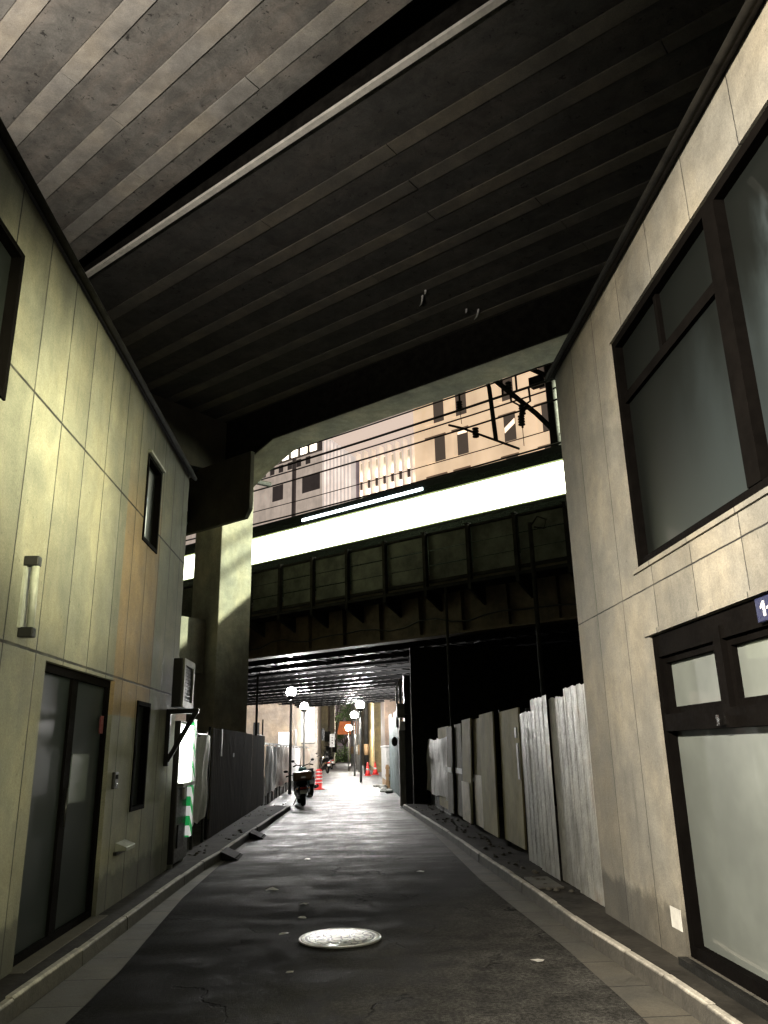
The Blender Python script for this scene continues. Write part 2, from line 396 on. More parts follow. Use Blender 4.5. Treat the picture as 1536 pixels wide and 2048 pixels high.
# ------------------------------------------------------------------ the setting: ground, road, kerbs
g = MB(); g.quad((-400, -60, -.05), (400, -60, -.05), (400, 500, -.05), (-400, 500, -.05)); struct('ground', g, M['ground'], 'bare dark ground around the lane')
roadL = [(-1.60, -30), (-1.655, 5.3), (-1.64, 6.2), (-1.72, 7.8), (-1.79, 9.3), (-1.78, 11.9), (-1.72, 13.6), (-1.54, 19.3), (-1.45, 22.3)]
roadR = [(1.70, -30), (1.68, 4.9), (1.71, 5.8), (1.685, 6.9), (1.655, 7.6), (1.585, 9.8), (1.60, 13.5), (1.61, 16), (1.465, 21.4), (1.45, 22.3)]
kerbL = [(-2.02, -30), (-2.005, 5.2), (-1.99, 5.65), (-1.975, 6.45), (-1.965, 7.86), (-1.95, 9.4), (-1.905, 11.66), (-1.83, 12.54), (-1.785, 14.3), (-1.60, 19.8), (-1.50, 22.5)]
kerbR = [(1.99, -30), (1.985, 4.5), (1.975, 5.3), (1.91, 6.6), (1.895, 7.2), (1.882, 8.6), (1.845, 10.06), (1.805, 11.2), (1.765, 13.4), (1.725, 15.2), (1.50, 21.8)]
def interp(poly, y):
    for (x0, y0), (x1, y1) in zip(poly, poly[1:]):
        if y <= y1: return x0 + (x1 - x0) * (y - y0) / (y1 - y0)
    return poly[-1][0]
rd = MB()
ys = sorted({y for _, y in roadL} | {y for _, y in roadR})
for a, b in zip(ys, ys[1:]):
    rd.quad((interp(roadL, a), a, 0), (interp(roadR, a), a, 0), (interp(roadR, b), b, 0), (interp(roadL, b), b, 0))
rd.quad((-2.6, 22.3, 0), (2.6, 22.3, 0), (2.4, 150, 0), (-2.4, 150, 0))
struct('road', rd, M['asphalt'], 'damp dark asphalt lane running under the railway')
for nm, rp, kp, lab in (('gutter', roadL, kerbL, 'concrete gutter strip along the left side of the lane'), ('gutter', roadR, kerbR, 'concrete gutter strip along the right side of the lane')):
    gm = MB(); ys = [y for _, y in kp]
    for a, b in zip(ys, ys[1:]):
        b2 = min(b, 22.3)
        p = [(interp(rp, a), a, .004), (interp(kp, a), a, .004), (interp(kp, b2), b2, .004), (interp(rp, b2), b2, .004)]
        gm.quad(*p)
    struct(nm, gm, M['gutter'], lab)
def kerb(poly, side, lab):
    km = MB(); y = -3.0; end = poly[-1][1]
    while y < end:
        L = .6 if side > 0 else 1.2
        y1 = min(y + L, end); a, b = y + .006, y1 - .006
        dz = random.uniform(-.006, .006); dx = random.uniform(-.006, .006)
        xa, xb = interp(poly, a) + dx, interp(poly, b) + dx; o = .06 * side
        zz = .118 + dz
        sec = lambda x, yy: [(x, yy, -.02), (x + .008 * side, yy, zz - .015), (x + .022 * side, yy, zz), (x + o, yy, zz), (x + o, yy, -.02)]
        A = sec(xa, a); B = sec(xb, b)
        km.add(A + B, [(0, 1, 2, 3, 4), (9, 8, 7, 6, 5), (0, 5, 6, 1), (1, 6, 7, 2), (2, 7, 8, 3), (3, 8, 9, 4)])
        y = y1
    struct('kerb', km, M['kerb'], lab)
kerb(kerbR, 1, 'pale kerb stones along the right side of the lane')
kerb(kerbL, -1, 'pale kerb stones along the left side of the lane')
for poly, sd, far, lab in ((kerbL, -1, -3.4, 'narrow dark pavement in front of the left building'), (kerbR, 1, 3.4, 'narrow dark pavement in front of the right building')):
    pm = MB(); ys = [y for _, y in poly]
    for a, b in zip(ys, ys[1:]):
        n_ = max(1, int((b - a) / .5)) if a > 0 else 1
        for i in range(n_):
            a2 = a + (b - a) * i / n_; b2 = a + (b - a) * (i + 1) / n_
            pm.quad((interp(poly, a2) + .05 * sd, a2, .112), (far, a2, .112), (far, b2, .112), (interp(poly, b2) + .05 * sd, b2, .112))
    struct('pavement', pm, M['pave'], lab)

# manhole
mh = thing('manhole_cover', 'round pale iron manhole cover set in the dark asphalt', 'manhole cover', (-.058, 7.21, .004))
MB().lathe([(.325, 0), (.325, .006), (.318, .009), (.0, .009)], (-.058, 7.21, .002), n=48).build('cover', M['iron'], mh)
MB().torus((-.058, 7.21, .004), .338, .010, 'z', 48, 6).build('frame_ring', M['white_plastic'], mh)

# litter on the road
lit = [(-.844, 9.69, .055, 'crumpled white paper scrap on the asphalt, largest of the litter'), (-.443, 8.76, .03, 'small white paper scrap beyond the manhole cover, left of it'),
       (-.431, 8.07, .035, 'torn pale scrap just beyond the left edge of the manhole cover'), (-.55, 7.42, .03, 'pale scrap beside the left rim of the manhole cover'),
       (-.581, 12.2, .03, 'far white scrap near the middle of the dark lane'), (.936, 10.7, .035, 'white scrap near the right gutter, by itself'),
       (1.393, 6.27, .035, 'small white scrap on the right side of the near asphalt'), (-.405, 6.21, .02, 'white scrap nearest the camera, left of the manhole cover')]
for i, (x, y, r, lb) in enumerate(lit):
    m = MB(); k = 7; vs = [(x, y, .004 + r * .5)]
    for j in range(k):
        q = 2 * math.pi * j / k; rr = r * random.uniform(.6, 1.3)
        vs.append((x + rr * math.cos(q) * 1.5, y + rr * math.sin(q), .003 + random.uniform(0, r * .35)))
    m.add(vs, [(0, 1 + j, 1 + (j + 1) % k) for j in range(k)])
    tag(m.build('paper_scrap', M['white_plastic']), lb, 'litter', 'paper scraps on the lane')

# ------------------------------------------------------------------ wall builder (plane x = const, openings)
def wall(m, xf, xb, y0, y1, z0, z1, ops):
    """front face at xf, back at xb, rectangular openings (ya,yb,za,zb) with reveals"""
    ys = sorted({y0, y1} | {v for o in ops for v in o[:2]}); zs = sorted({z0, z1} | {v for o in ops for v in o[2:]})
    for a, b in zip(ys, ys[1:]):
        for c, d in zip(zs, zs[1:]):
            my, mz = (a + b) / 2, (c + d) / 2
            if any(o[0] < my < o[1] and o[2] < mz < o[3] for o in ops): continue
            m.quad((xf, a, c), (xf, b, c), (xf, b, d), (xf, a, d))
            m.quad((xb, a, c), (xb, a, d), (xb, b, d), (xb, b, c))
    for (a, b, c, d) in ops:
        m.quad((xf, a, c), (xb, a, c), (xb, a, d), (xf, a, d)); m.quad((xf, b, c), (xf, b, d), (xb, b, d), (xb, b, c))
        m.quad((xf, a, c), (xf, b, c), (xb, b, c), (xb, a, c)); m.quad((xf, a, d), (xb, a, d), (xb, b, d), (xf, b, d))
def rect_frame(m, x0, x1, y0, y1, z0, z1, w):
    m.box(x0, x1, y0, y0 + w, z0, z1); m.box(x0, x1, y1 - w, y1, z0, z1)
    m.box(x0, x1, y0 + w, y1 - w, z0, z0 + w); m.box(x0, x1, y0 + w, y1 - w, z1 - w, z1)

# ------------------------------------------------------------------ left building
XL = -2.27; LB = thing('concrete_building', 'olive grey panel clad building with dark double door on the left of the lane', 'building', (-4.4, 6.3, 0))
LY0, LY1, LZ = 2.05, 10.72, 5.38
ops = [(6.02, 7.84, .10, 2.20), (8.42, 9.10, 3.80, 4.84), (3.1, 4.79, 3.77, 4.90), (8.72, 9.30, .93, 2.07)]
m = MB(); wall(m, XL, XL - .14, LY0, LY1, 0, LZ, ops)
m.quad((XL, LY1, 0), (-7, LY1, 0), (-7, LY1, LZ), (XL, LY1, LZ)); m.quad((XL, LY0, 0), (XL, LY0, LZ), (-7, LY0, LZ), (-7, LY0, 0))
m.quad((-7, LY0, 0), (-7, LY0, LZ), (-7, LY1, LZ), (-7, LY1, 0))
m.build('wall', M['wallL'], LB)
m = MB(); m.box(-7.05, XL + .05, LY0 - .05, LY1 + .06, LZ, LZ + .10); m.build('roof_eave', M['eave'], LB, .01)
m = MB(); m.tube([(XL + .075, LY0, LZ - .02), (XL + .075, LY1 + .05, LZ - .02)], .032, 8); m.build('roof_gutter', M['shade_black'], LB)
# double door
d = MB(); rect_frame(d, XL - .13, XL - .04, 6.02, 7.84, .10, 2.20, .07); d.box(XL - .12, XL - .05, 6.80, 6.94, .17, 2.13)
door = d.build('door', M['bronze'], LB)
m = MB(); m.box(XL - .11, XL - .075, 6.09, 6.80, .17, 2.13); m.build('door_glass', M['glassdoor'], door)
m = MB(); m.box(XL - .112, XL - .078, 6.94, 7.77, .17, 2.13); m.build('door_glass', M['glassdoor'], door)
m = MB(); m.box(XL - .07, XL - .055, 6.98, 7.42, 1.12, 1.52); tag(m.build('door_notice', M['frost_up'], door), 'pale square panel on the right door leaf')
m = MB(); m.tube([(XL - .035, 6.87, .95), (XL - .035, 6.87, 1.25)], .012); m.build('handle', M['black'], door)
m = MB(); m.box(XL - .042, XL - .034, 7.60, 7.70, 1.70, 1.86); tag(m.build('red_notice', simple('dark_red_paper', (.085, .008, .008), .7), door), 'small dark red notice on the door frame')
m = MB(); m.box(XL - .14, XL + .10, 5.96, 7.90, .0, .115); m.build('door_step', M['conc_dark'], LB, .006)
for (a, b, c, dd) in ops[1:]:
    f = MB(); rect_frame(f, XL - .10, XL + .015, a + .002, b - .002, c + .002, dd - .002, .045); fr = f.build('window', M['bronze'], LB)
    p = MB(); p.box(XL - .09, XL - .06, a + .04, b - .04, c + .04, dd - .04); p.build('pane', M['glassdark'], fr)
m = MB(); m.box(XL - .05, XL + .045, 8.40, 9.12, 4.845, 4.875); m.build('window_hood', M['pale_case'], LB)
# things fixed to its wall
t = thing('wall_lamp', 'unlit vertical tube lamp with black end caps on the left wall', 'lamp', (XL, 5.5, 2.33))
MB().tube([(XL + .075, 5.47, 2.36), (XL + .075, 5.44, 2.82)], .026, 10).build('tube', M['pale_case'], t)
for z, yy in ((2.33, 5.475), (2.83, 5.438)):
    mm = MB(); mm.box(XL + .001, XL + .105, yy - .035, yy + .035, z - .035, z + .035); mm.build('end_cap', M['black'], t, .008)
MB().box(XL + .001, XL + .02, 5.42, 5.50, 2.36, 2.80).build('back_plate', M['pale_case'], t)
t = thing('intercom', 'small black intercom box on the wall right of the door', 'intercom', (XL, 8.07, 1.18))
mm = MB(); mm.box(XL, XL + .03, 8.0, 8.13, 1.19, 1.345); mm.build('housing', M['black'], t, .006)
MB().box(XL + .03, XL + .034, 8.03, 8.10, 1.28, 1.32).build('speaker_grille', M['bronze'], t)
MB().lathe([(.012, 0), (.012, .006), (0, .006)], (XL + .03, 8.065, 1.235), 'x', 12).build('button', M['chrome'], t)
t = thing('vent_hood', 'small pale vent hood low on the left wall beside the door', 'vent', (XL, 8.45, .6))
mm = MB(); mm.prism([(XL, 8.30, .68), (XL + .11, 8.30, .635), (XL + .11, 8.30, .60), (XL, 8.30, .60)], (0, .34, 0)); mm.build('hood', M['pale_case'], t, .004)
mm = MB(); mm.box(XL + .001, XL + .03, 8.24, 8.70, .57, .60); mm.build('base_plate', M['black'], t)

# AC bracket, AC unit
t = thing('wall_bracket', 'black triangular steel bracket on the end of the left wall', 'bracket', (XL, 10.2, 1.4))
for yy in (10.2,):
    mm = MB(); mm.box(XL, XL + .055, yy - .03, yy + .03, 1.36, 2.05); mm.build('wall_plate', M['black'], t)
    mm = MB(); mm.box(XL + .055, XL + .40, yy - .03, yy + .03, 1.99, 2.05); mm.build('arm', M['black'], t)
    mm = MB(); mm.bar((XL + .04, yy, 1.42), (XL + .36, yy, 2.0), .05, .055); mm.build('brace', M['black'], t)
t = thing('air_conditioner', 'pale air conditioner unit with dark front carried by the black bracket', 'air conditioner', (-2.05, 10.3, 2.05))
mm = MB(); mm.box(-2.165, -2.045, 9.92, 10.60, 2.055, 2.66); mm.build('casing', M['black'], t, .012)
mm = MB(); rect_frame(mm, -2.045, -2.02, 9.92, 10.60, 2.055, 2.66, .085); mm.build('front_frame', M['pale_case'], t, .006)
mm = MB()
for i in range(11): mm.box(-2.043, -2.033, 9.94, 10.49, 2.16 + i * .042, 2.172 + i * .042)
mm.build('grille', M['black'], t)
# vending machine
t = thing('vending_machine', 'glowing white vending machine with green striped edge past the left building', 'vending machine', (-2.35, 10.9, .10))
vy0, vy1, vx = 10.12, 11.0, -2.20
mm = MB(); mm.box(-2.85, vx, 10.76, 11.62, .16, 1.93); mm.build('cabinet', M['vend_body'], t, .015)
VF = -2.20
mm = MB(); mm.box(VF, VF + .05, 10.78, 11.40, 1.14, 1.88); mm.build('display_window', M['vend_glow'], t, .01)
mm = MB(); mm.box(VF, VF + .055, 11.41, 11.61, .42, 1.97); mm.build('striped_trim', M['stripes'], t, .006)
mm = MB(); mm.box(VF, VF + .07, 10.78, 11.62, 1.09, 1.135); mm.build('shelf_ledge', M['pale_case'], t)
mm = MB(); mm.box(VF, VF + .03, 11.10, 11.24, .92, 1.06); mm.build('coin_panel', M['white_plastic'], t)
mm = MB(); mm.box(VF, VF + .02, 10.86, 11.22, .34, .62); mm.build('delivery_flap', M['black'], t)
for yy in (10.84, 11.52):
    for xx in (-2.75, -2.26):
        mm = MB(); mm.box(xx - .03, xx + .03, yy - .03, yy + .03, .104, .162); mm.build('foot', M['pale_case'], t)

# ------------------------------------------------------------------ right building
XR = 2.24; RB = thing('concrete_building', 'pale board formed concrete building with large dark framed windows on the right of the lane', 'building', (4.4, 4.5, 0))
RY0, RY1, RZ = -2.5, 7.30, 5.26
opsR = [(-1.2, 5.70, 2.79, 4.74), (-1.2, 5.60, .16, 2.26)]
m = MB(); wall(m, XR, XR + .16, RY0, RY1, 0, RZ, opsR)
m.quad((XR, RY1, 0), (XR, RY1, RZ), (8, RY1, RZ), (8, RY1, 0)); m.quad((XR, RY0, 0), (8, RY0, 0), (8, RY0, RZ), (XR, RY0, RZ))
m.quad((8, RY0, 0), (8, RY1, 0), (8, RY1, RZ), (8, RY0, RZ))
m.build('wall', M['wallR'], RB)
m = MB(); m.box(XR - .05, 8.05, RY0 - .05, RY1 + .06, RZ, RZ + .10); m.build('roof_eave', M['eave'], RB, .01)
m = MB(); m.tube([(XR - .075, RY0, RZ - .01), (XR - .075, RY1 + .05, RZ - .01)], .030, 8); m.build('roof_gutter', M['shade_black'], RB)
# upper window
f = MB(); rect_frame(f, XR + .02, XR + .14, -1.198, 5.698, 2.792, 4.738, .065)
for yy in (3.90, 2.1, .3): f.box(XR + .012, XR + .135, yy - .075, yy + .075, 2.857, 4.673)
up = f.build('window', M['bronze'], RB)
ed = [5.635, 3.975, 3.825, 2.175, 2.025, .375]
for b, a in ((5.635, 3.975), (3.825, 2.175), (2.025, .375), (.225, -1.135)):
    if a > 3.9:
        k = MB(); k.box(XR + .05, XR + .12, a, b, 4.16, 4.24); k.box(XR + .052, XR + .118, (a + b) / 2 + .06 - .025, (a + b) / 2 + .06 + .025, 4.24, 4.673); k.build('transom', M['bronze'], up)
    p = MB(); p.box(XR + .085, XR + .10, a, b, 2.857, 4.673); p.build('pane', M['curtain_reflection'], up)
m = MB(); m.box(XR - .016, XR + .15, -1.25, 5.74, 2.755, 2.788); m.build('window_sill', M['wallR'], RB)
# lower window
f = MB(); rect_frame(f, XR + .02, XR + .14, -1.198, 5.598, .162, 2.258, .075)
f.box(XR + .01, XR + .138, -1.12, 5.52, 1.585, 1.70)
for yy in (4.60, 2.0, -.2): f.box(XR + .012, XR + .134, yy - .05, yy + .05, 1.70, 2.18)
f.box(XR + .02, XR + .13, -1.12, 5.52, 2.10, 2.183)
low = f.build('window', M['bronze'], RB)
p = MB(); p.box(XR + .085, XR + .10, -1.12, 5.52, .237, 1.585); tag(p.build('pane', M['frost'], low), 'large grey frosted lower pane')
for b, a in ((5.52, 4.65), (4.55, 2.05), (1.95, -.15)):
    p = MB(); p.box(XR + .087, XR + .10, a, b, 1.70, 2.10); p.build('pane', M['frost'], low)
    k = MB(); rect_frame(k, XR + .05, XR + .12, a + .001, b - .001, 1.701, 2.099, .045)
    if b - a > 1: k.box(XR + .055, XR + .118, b - .78, b - .745, 1.746, 2.054)
    k.build('sash', M['bronze'], low)
m = MB(); m.box(XR - .03, XR + .03, 4.62, 4.66, 1.60, 1.66); m.build('latch', M['chrome'], low)
m = MB(); m.box(XR - .018, XR + .15, -1.25, 5.66, 2.263, 2.298); m.build('window_hood', M['wallR'], RB)
m = MB(); m.box(XR - .06, XR + .16, -1.25, 5.62, .085, .158); m.build('window_sill', M['black'], RB)
# paper notice on plinth
tag(MB().box(XR - .006, XR - .001, 5.63, 5.80, .30, .43).build('paper_notice', M['white_plastic']), 'white paper notice on the right plinth beside the big window', 'notice')
# address plate reading 1-1
t = thing('address_plate', 'small dark blue plate with white numerals 1-1 above the right window', 'address plate', (XR, 3.88, 2.14))
m = MB(); m.box(XR - .012, XR + .012, 3.77, 4.05, 2.115, 2.245)
nb = simple('navy_enamel', (.012, .014, .05), .35); m.build('plate', nb, t, .004)
m = MB(); xx = XR - .0155
def digit_one(yc): 
    m.box(xx, xx + .003, yc - .010, yc + .010, 2.14, 2.22)
    m.prism([(xx, yc + .008, 2.22), (xx, yc + .032, 2.196), (xx, yc + .030, 2.182), (xx, yc + .008, 2.198)], (.003, 0, 0))
digit_one(3.965); m.box(xx, xx + .003, 3.905, 3.938, 2.174, 2.188); digit_one(3.865)
m.build('numerals', M['white_band'], t)

# ------------------------------------------------------------------ the overhead viaduct
VD = thing('railway_viaduct', 'stained concrete railway viaduct crossing overhead on square piers', 'viaduct', W((14.9, 12.6, 0)))
Z = 9.6; KZ = (Z - 1.5) / 7.4
def near_xf(p):     # near deck is turned about two degrees from the far one
    s, t, z = p; return W((s * KZ, (t + .040 * (s - 7.5)) * KZ, z))
def far_xf(p): return W((p[0] * KZ, p[1] * KZ, p[2]))
far_end = 12.0; deck_end = 11.95 / KZ
# near deck (t -8 .. 5.24): planks with flush infill strips standing 12 mm below
m = MB(near_xf); inf = MB(near_xf)
cs = [4.78 - .715 * k for k in range(20)]
for k, c in enumerate(cs):
    a = c + .11; b = (cs[k - 1] - .11) if k else 5.20
    m.box(-30, 40, a + .004, b - .004, Z + .012 * 0, Z + .5)
    s = -30.
    while s < 40:
        L = random.uniform(1.8, 3.8); dz = random.uniform(-.004, .006)
        inf.box(s, min(40, s + L - .012), c - .105, c + .105, Z - .014 + dz, Z + .3); s += L
m.build('deck_plank', M['soffit'], VD); inf.build('infill_strip', M['infill'], VD)
m = MB(near_xf); m.box(-30, 40, -10.6, 5.20, Z + .5, Z + 1.6); m.build('deck_slab', M['conc_dark'], VD)
# far deck
m = MB(far_xf); inf = MB(far_xf); cs = [6.53 + .70 * k for k in range(7)]; prev = 5.62
for k, c in enumerate(cs + [None]):
    b = (c - .11) if c else deck_end
    m.box(-30, 40, prev + .004, b - .004, Z, Z + .5)
    if c:
        s = -30.
        while s < 40:
            L = random.uniform(2, 4.5); dz = random.uniform(-.004, .006)
            inf.box(s, min(40, s + L - .012), c - .105, c + .105, Z - .014 + dz, Z + .3); s += L
        prev = c + .11
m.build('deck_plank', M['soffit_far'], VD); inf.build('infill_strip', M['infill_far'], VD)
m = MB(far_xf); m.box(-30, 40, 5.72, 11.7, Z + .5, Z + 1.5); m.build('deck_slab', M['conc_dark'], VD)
m = MB(far_xf); m.box(-30, 40, 5.535, 5.615, Z - .05, Z + .0); m.build('deck_edge_lit', M['lit_lip'], VD)  # lower deck side painted pale, as the lamp would light it
m = MB(far_xf); m.box(-30, 40, 5.545, 5.612, Z + .002, Z + 1.0); m.build('deck_side_shade', M['shade_black'], VD)  # upper deck side painted near-black, as shade in the gap
for s_, t_, a_ in ((7.0, 10.42, -.26), (6.85, 10.30, -.10), (6.44, 11.50, -.26), (6.62, 11.35, -.09)):
    m = MB(W); m.tube([(s_, t_, Z + .02), (s_ - a_ * .25, t_ - a_ * .3, Z - .035), (s_ - a_ * .6, t_ - a_ * .7, Z - .03), (s_ - a_, t_ - a_, Z - .012)], [.022, .018, .014, .004], 6); m.build('lime_stain', M['white_band'], VD)
# edge beam with haunch down to the pier
m = MB(W); sH, sP = 12.55, 14.30
poly = [(-30, 8.70), (sH, 8.70), (sH + .9, 8.36), (sP, 7.9), (sP, 11.0), (-30, 11.0)]
m.prism([(s, far_end, z) for s, z in poly], (0, .8, 0)); 
m.prism([(s, far_end, z) for s, z in [(sP + 1.0, 7.9), (sP + 2.8, 8.70), (40, 8.70), (40, 11.0), (sP + 1.0, 11.0)]], (0, .8, 0))
m.build('edge_beam', M['conc'], VD, .01)
m = MB(W); m.prism([(s, far_end - .05, z) for s, z in [(-30, 8.705), (sH, 8.705), (sH + .9, 8.365), (sP + .3, 7.8), (sP + .3, 11.0), (-30, 11.0)]], (0, .045, 0)); m.build('beam_face_shade', M['shade_black'], VD)  # dark sheet laid over the beam's near face as painted shade
# pier
m = MB(W); m.box(14.29, 15.30, 12.0, 13.02, -.02, 9.6); m.build('pier', M['conc'], VD, .02)
m = MB(W); m.box(14.22, 15.2, 4.0, 11.98, 8.05, Z - .02); m.build('cross_beam', M['conc_dark'], VD, .015)
m = MB(W); z0 = 6.46
m.prism([(12.22, 11.0, 8.02), (12.22, 11.0, z0 + .2), (12.36, 11.0, z0), (16.5, 11.0, z0), (16.5, 11.0, 8.02)], (0, .12, 0)); m.build('corbel_beam', M['conc_dark'], VD, .015)
m = MB(W); m.box(14.70, 15.5, 3.0, 11.98, 3.3, 4.59); m.build('tie_beam', M['conc'], VD, .015)
# drain pipes on the pier
t = thing('drain_pipe', 'black drain pipe bending down beside the viaduct pier', 'pipe', W((14.1, 10.8, 6)))
m = MB(W); m.tube([(14.13, 10.6, 7.95), (14.1, 10.7, 7.2), (14.15, 10.75, 6.75), (14.5, 10.75, 6.35), (15.2, 10.75, 5.75), (15.5, 10.75, 5.2)], .13, 10); m.build('pipe', M['black'], t)
m = MB(W); m.tube([(13.93, 10.62, 7.6), (13.90, 10.62, 6.85)], .022, 8); m.build('conduit', M['white_plastic'], t)
m = MB(W); m.tube([(14.14, 10.4, 7.98), (14.0, 13.3, 8.22), ], .075, 8); tag(m.build('cable_duct', M['black']), 'black cable duct running under the viaduct cross beam', 'duct')

# ------------------------------------------------------------------ railway bridge over the lane
BR = thing('railway_bridge', 'dark steel girder railway bridge across the lane carrying a lit train', 'bridge', W((13, 28, 4)))
post_s = [8.32 + 1.318 * k for k in range(-5, 14)]
for i, (a, b) in enumerate(zip(post_s, post_s[1:])):
    for r, (z0, z1) in enumerate(((5.64, 5.99), (6.02, 6.39), (6.42, 6.80))):
        if r == 0:
            m = MB(W)
        m.box(a + .05, b - .05, 16.02 + .012 * (2 - r), 16.05 + .012 * (2 - r), z0 + random.uniform(-.01, .01), z1)
    m.build('parapet_panel', M['panel_green'], BR)
for s in post_s:
    m = MB(W); m.box(s - .045, s + .045, 15.88, 16.00, 5.22, 6.86); m.box(s - .06, s + .06, 15.86, 16.02, 6.86, 6.885); m.build('parapet_post', M['steel_dark'], BR)
m = MB(W); m.box(-10, 40, 15.98, 16.10, 6.81, 6.86); m.box(-10, 40, 15.99, 16.09, 5.55, 5.62); m.build('parapet_rail', M['steel_dark'], BR)
m = MB(W); m.box(-10, 40, 15.9, 17.0, 5.36, 5.44); m.build('walkway', M['steel_dark'], BR)
for s in post_s: MB(W).prism([(s - .03, 16.60, 5.35), (s - .03, 15.9, 5.35), (s - .03, 15.9, 5.20), (s - .03, 16.60, 4.9)], (.06, 0, 0)).build('walkway_bracket', M['steel_dark'], BR)
m = MB(W); m.box(-10, 40, 16.60, 16.65, 4.32, 5.9); m.box(-10, 40, 16.42, 16.85, 4.26, 4.32); m.build('main_girder', M['steel_brown'], BR)
for s in post_s:
    m = MB(W); m.prism([(s + .62, 16.60, 5.33), (s + .62, 16.42, 5.33), (s + .62, 16.47, 4.32), (s + .62, 16.60, 4.32)], (.035, 0, 0)); m.build('stiffener', M['steel_brown'], BR)
m = MB(W); pts = []
for i in range(60):
    s = -4 + i * .5; pts.append((s, 16.40, 4.62 + .05 * math.sin(i * 1.7) + .06 * math.sin(s * 2.37)))
m.tube(pts, .022, 6); m.build('slack_cable', M['black'], BR)
m = MB(W); m.box(-14, 45, 16.66, 41, 5.30, 5.42); m.build('deck_plate', M['steel_under'], BR)
for k in range(15):     # longitudinal girders under the tracks
    t0 = 18.0 + 1.62 * k
    m = MB(W); m.box(-14, 45, t0, t0 + .03, 4.55, 5.3); m.box(-14, 45, t0 - .13, t0 + .16, 4.50, 4.55)
    for j in range(118): m.box(-14 + j * .5, -13.93 + j * .5, t0 - .125, t0 + .155, 4.475, 4.50)
    m.build('track_girder', M['steel_under'], BR)
m = MB(W)
for j in range(20):
    s = -13 + j * 2.9
    for k in range(14):
        t0 = 18.04 + 1.62 * k
        m.bar((s, t0, 4.66), (s, t0 + 1.55, 4.66), .09, .09); m.bar((s, t0, 4.68), (s + 2.85, t0 + 1.55, 4.68), .07, .05)
        m.bar((s, t0, 5.2), (s, t0 + 1.55, 4.66), .06, .05)
m.build('cross_bracing', M['steel_under'], BR)
for ss, lab in ((7.83, 'pipe'), (10.25, 'pipe')):
    m = MB(W); zt = 6.5 if ss < 8 else 5.3
    m.tube([(ss, 15.75, zt), (ss, 15.75, .1)], .055 if ss < 8 else .035, 8)
    if ss < 8: m.tube([(ss, 15.75, zt - .1), (ss - .2, 15.75, zt + .12), (ss - .42, 15.75, zt), (ss - .35, 15.75, zt - .2), (ss - .1, 15.75, zt - .12)], .02, 6)
    m.build('downpipe', M['steel_dark'], BR)
# rails + track bed (real, mostly hidden)
m = MB(W); m.box(-14, 45, 17.0, 41, 5.42, 5.50); m.build('track_bed', M['ground'], BR)
m = MB(W)
for t0 in (18.15, 19.22, 22.1, 23.17, 26.1, 27.17): m.box(-14, 45, t0 - .035, t0 + .035, 5.50, 5.65)
m.build('rail', M['steel_dark'], BR)
# abutment added to close off the right of the lane, painted near-black as shade
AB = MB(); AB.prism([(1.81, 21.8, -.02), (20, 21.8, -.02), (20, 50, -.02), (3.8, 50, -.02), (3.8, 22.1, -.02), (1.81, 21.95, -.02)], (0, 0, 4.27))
tag(AB.build('added_abutment_shade', M['shade_black']), 'added abutment painted black as shade under the bridge behind the right fences', 'wall')

# ------------------------------------------------------------------ train
def train_car(s0, s1, label):
    t = thing('train_car', label, 'train', W(((s0 + s1) / 2, 18.7, 5.65)), 'cars of the lit train')
    T0, T1 = 17.4, 20.2
    prof = lambda s: [(s, T0 + .02, 6.35), (s, T0, 6.75), (s, T0, 8.72), (s, T0 + .12, 8.98), (s, T0 + .55, 9.14), (s, T1 - .55, 9.14), (s, T1 - .12, 8.98), (s, T1, 8.72), (s, T1, 6.75), (s, T1 - .02, 6.35)]
    P = prof(s0)[1:3] ; 
    b = MB(W)
    # side below and above the window band, ends, far side
    b.box(s0, s1, T0, T0 + .06, 6.35, 7.60); b.box(s0, s1, T0, T0 + .06, 8.48, 8.72); b.box(s0, s1, T1 - .06, T1, 6.35, 8.72)
    b.box(s0, s0 + .06, T0 + .06, T1 - .06, 6.35, 8.72); b.box(s1 - .06, s1, T0 + .06, T1 - .06, 6.35, 8.72); b.box(s0, s1, T0, T1, 6.28, 6.35)
    body = b.build('body', M['train_body'], t)
    r = MB(W); r.prism([(s0, T0, 8.72), (s0, T0 + .10, 8.96), (s0, T0 + .5, 9.12), (s0, T1 - .5, 9.12), (s0, T1 - .10, 8.96), (s0, T1, 8.72)], (s1 - s0, 0, 0)); r.build('roof', M['train_roof'], t)
    for z0, z1 in ((7.575, 7.60), (8.48, 8.52)):
        q = MB(W); q.box(s0 + .1, s1 - .1, T0 - .016, T0 - .002, z0, z1); q.build('window_light_edge', M['edge_glow'], t)  # glowing strips painted in for window light caught on the sill edges
    n = 8; L = (s1 - s0 - .3) / n
    for i in range(n):
        a = s0 + .15 + i * L
        p = MB(W); p.box(a + .004, a + L - .004, T0 + .012, T0 + .03, 7.60, 8.48); p.build('window', M['train_glow'], t)
    q = MB(W); q.box(s0, s1, T0 - .012, T0, 7.50, 7.573); q.build('window_sill', M['train_roof'], t)
    for i in range(4):
        w = MB(W)
        sx = s0 + (2.2 if i < 2 else s1 - s0 - 4.3) + (i % 2) * 2.1
        for tt in (18.05, 19.12): w.lathe([(.40, 0), (.43, .02), (.43, .11), (.36, .12)], (sx, tt, 6.06), 'y', 20)
        w.build('wheel', M['steel_dark'], t)
    g = MB(W); g.box(s0 + 1.5, s0 + 5, 17.9, 19.4, 5.92, 6.26); g.box(s1 - 5, s1 - 1.5, 17.9, 19.4, 5.92, 6.26); g.build('bogie', M['steel_dark'], t)
    return t
c1 = train_car(-.2, 19.75, 'lit commuter train car with a long glowing window band, right of the pier')
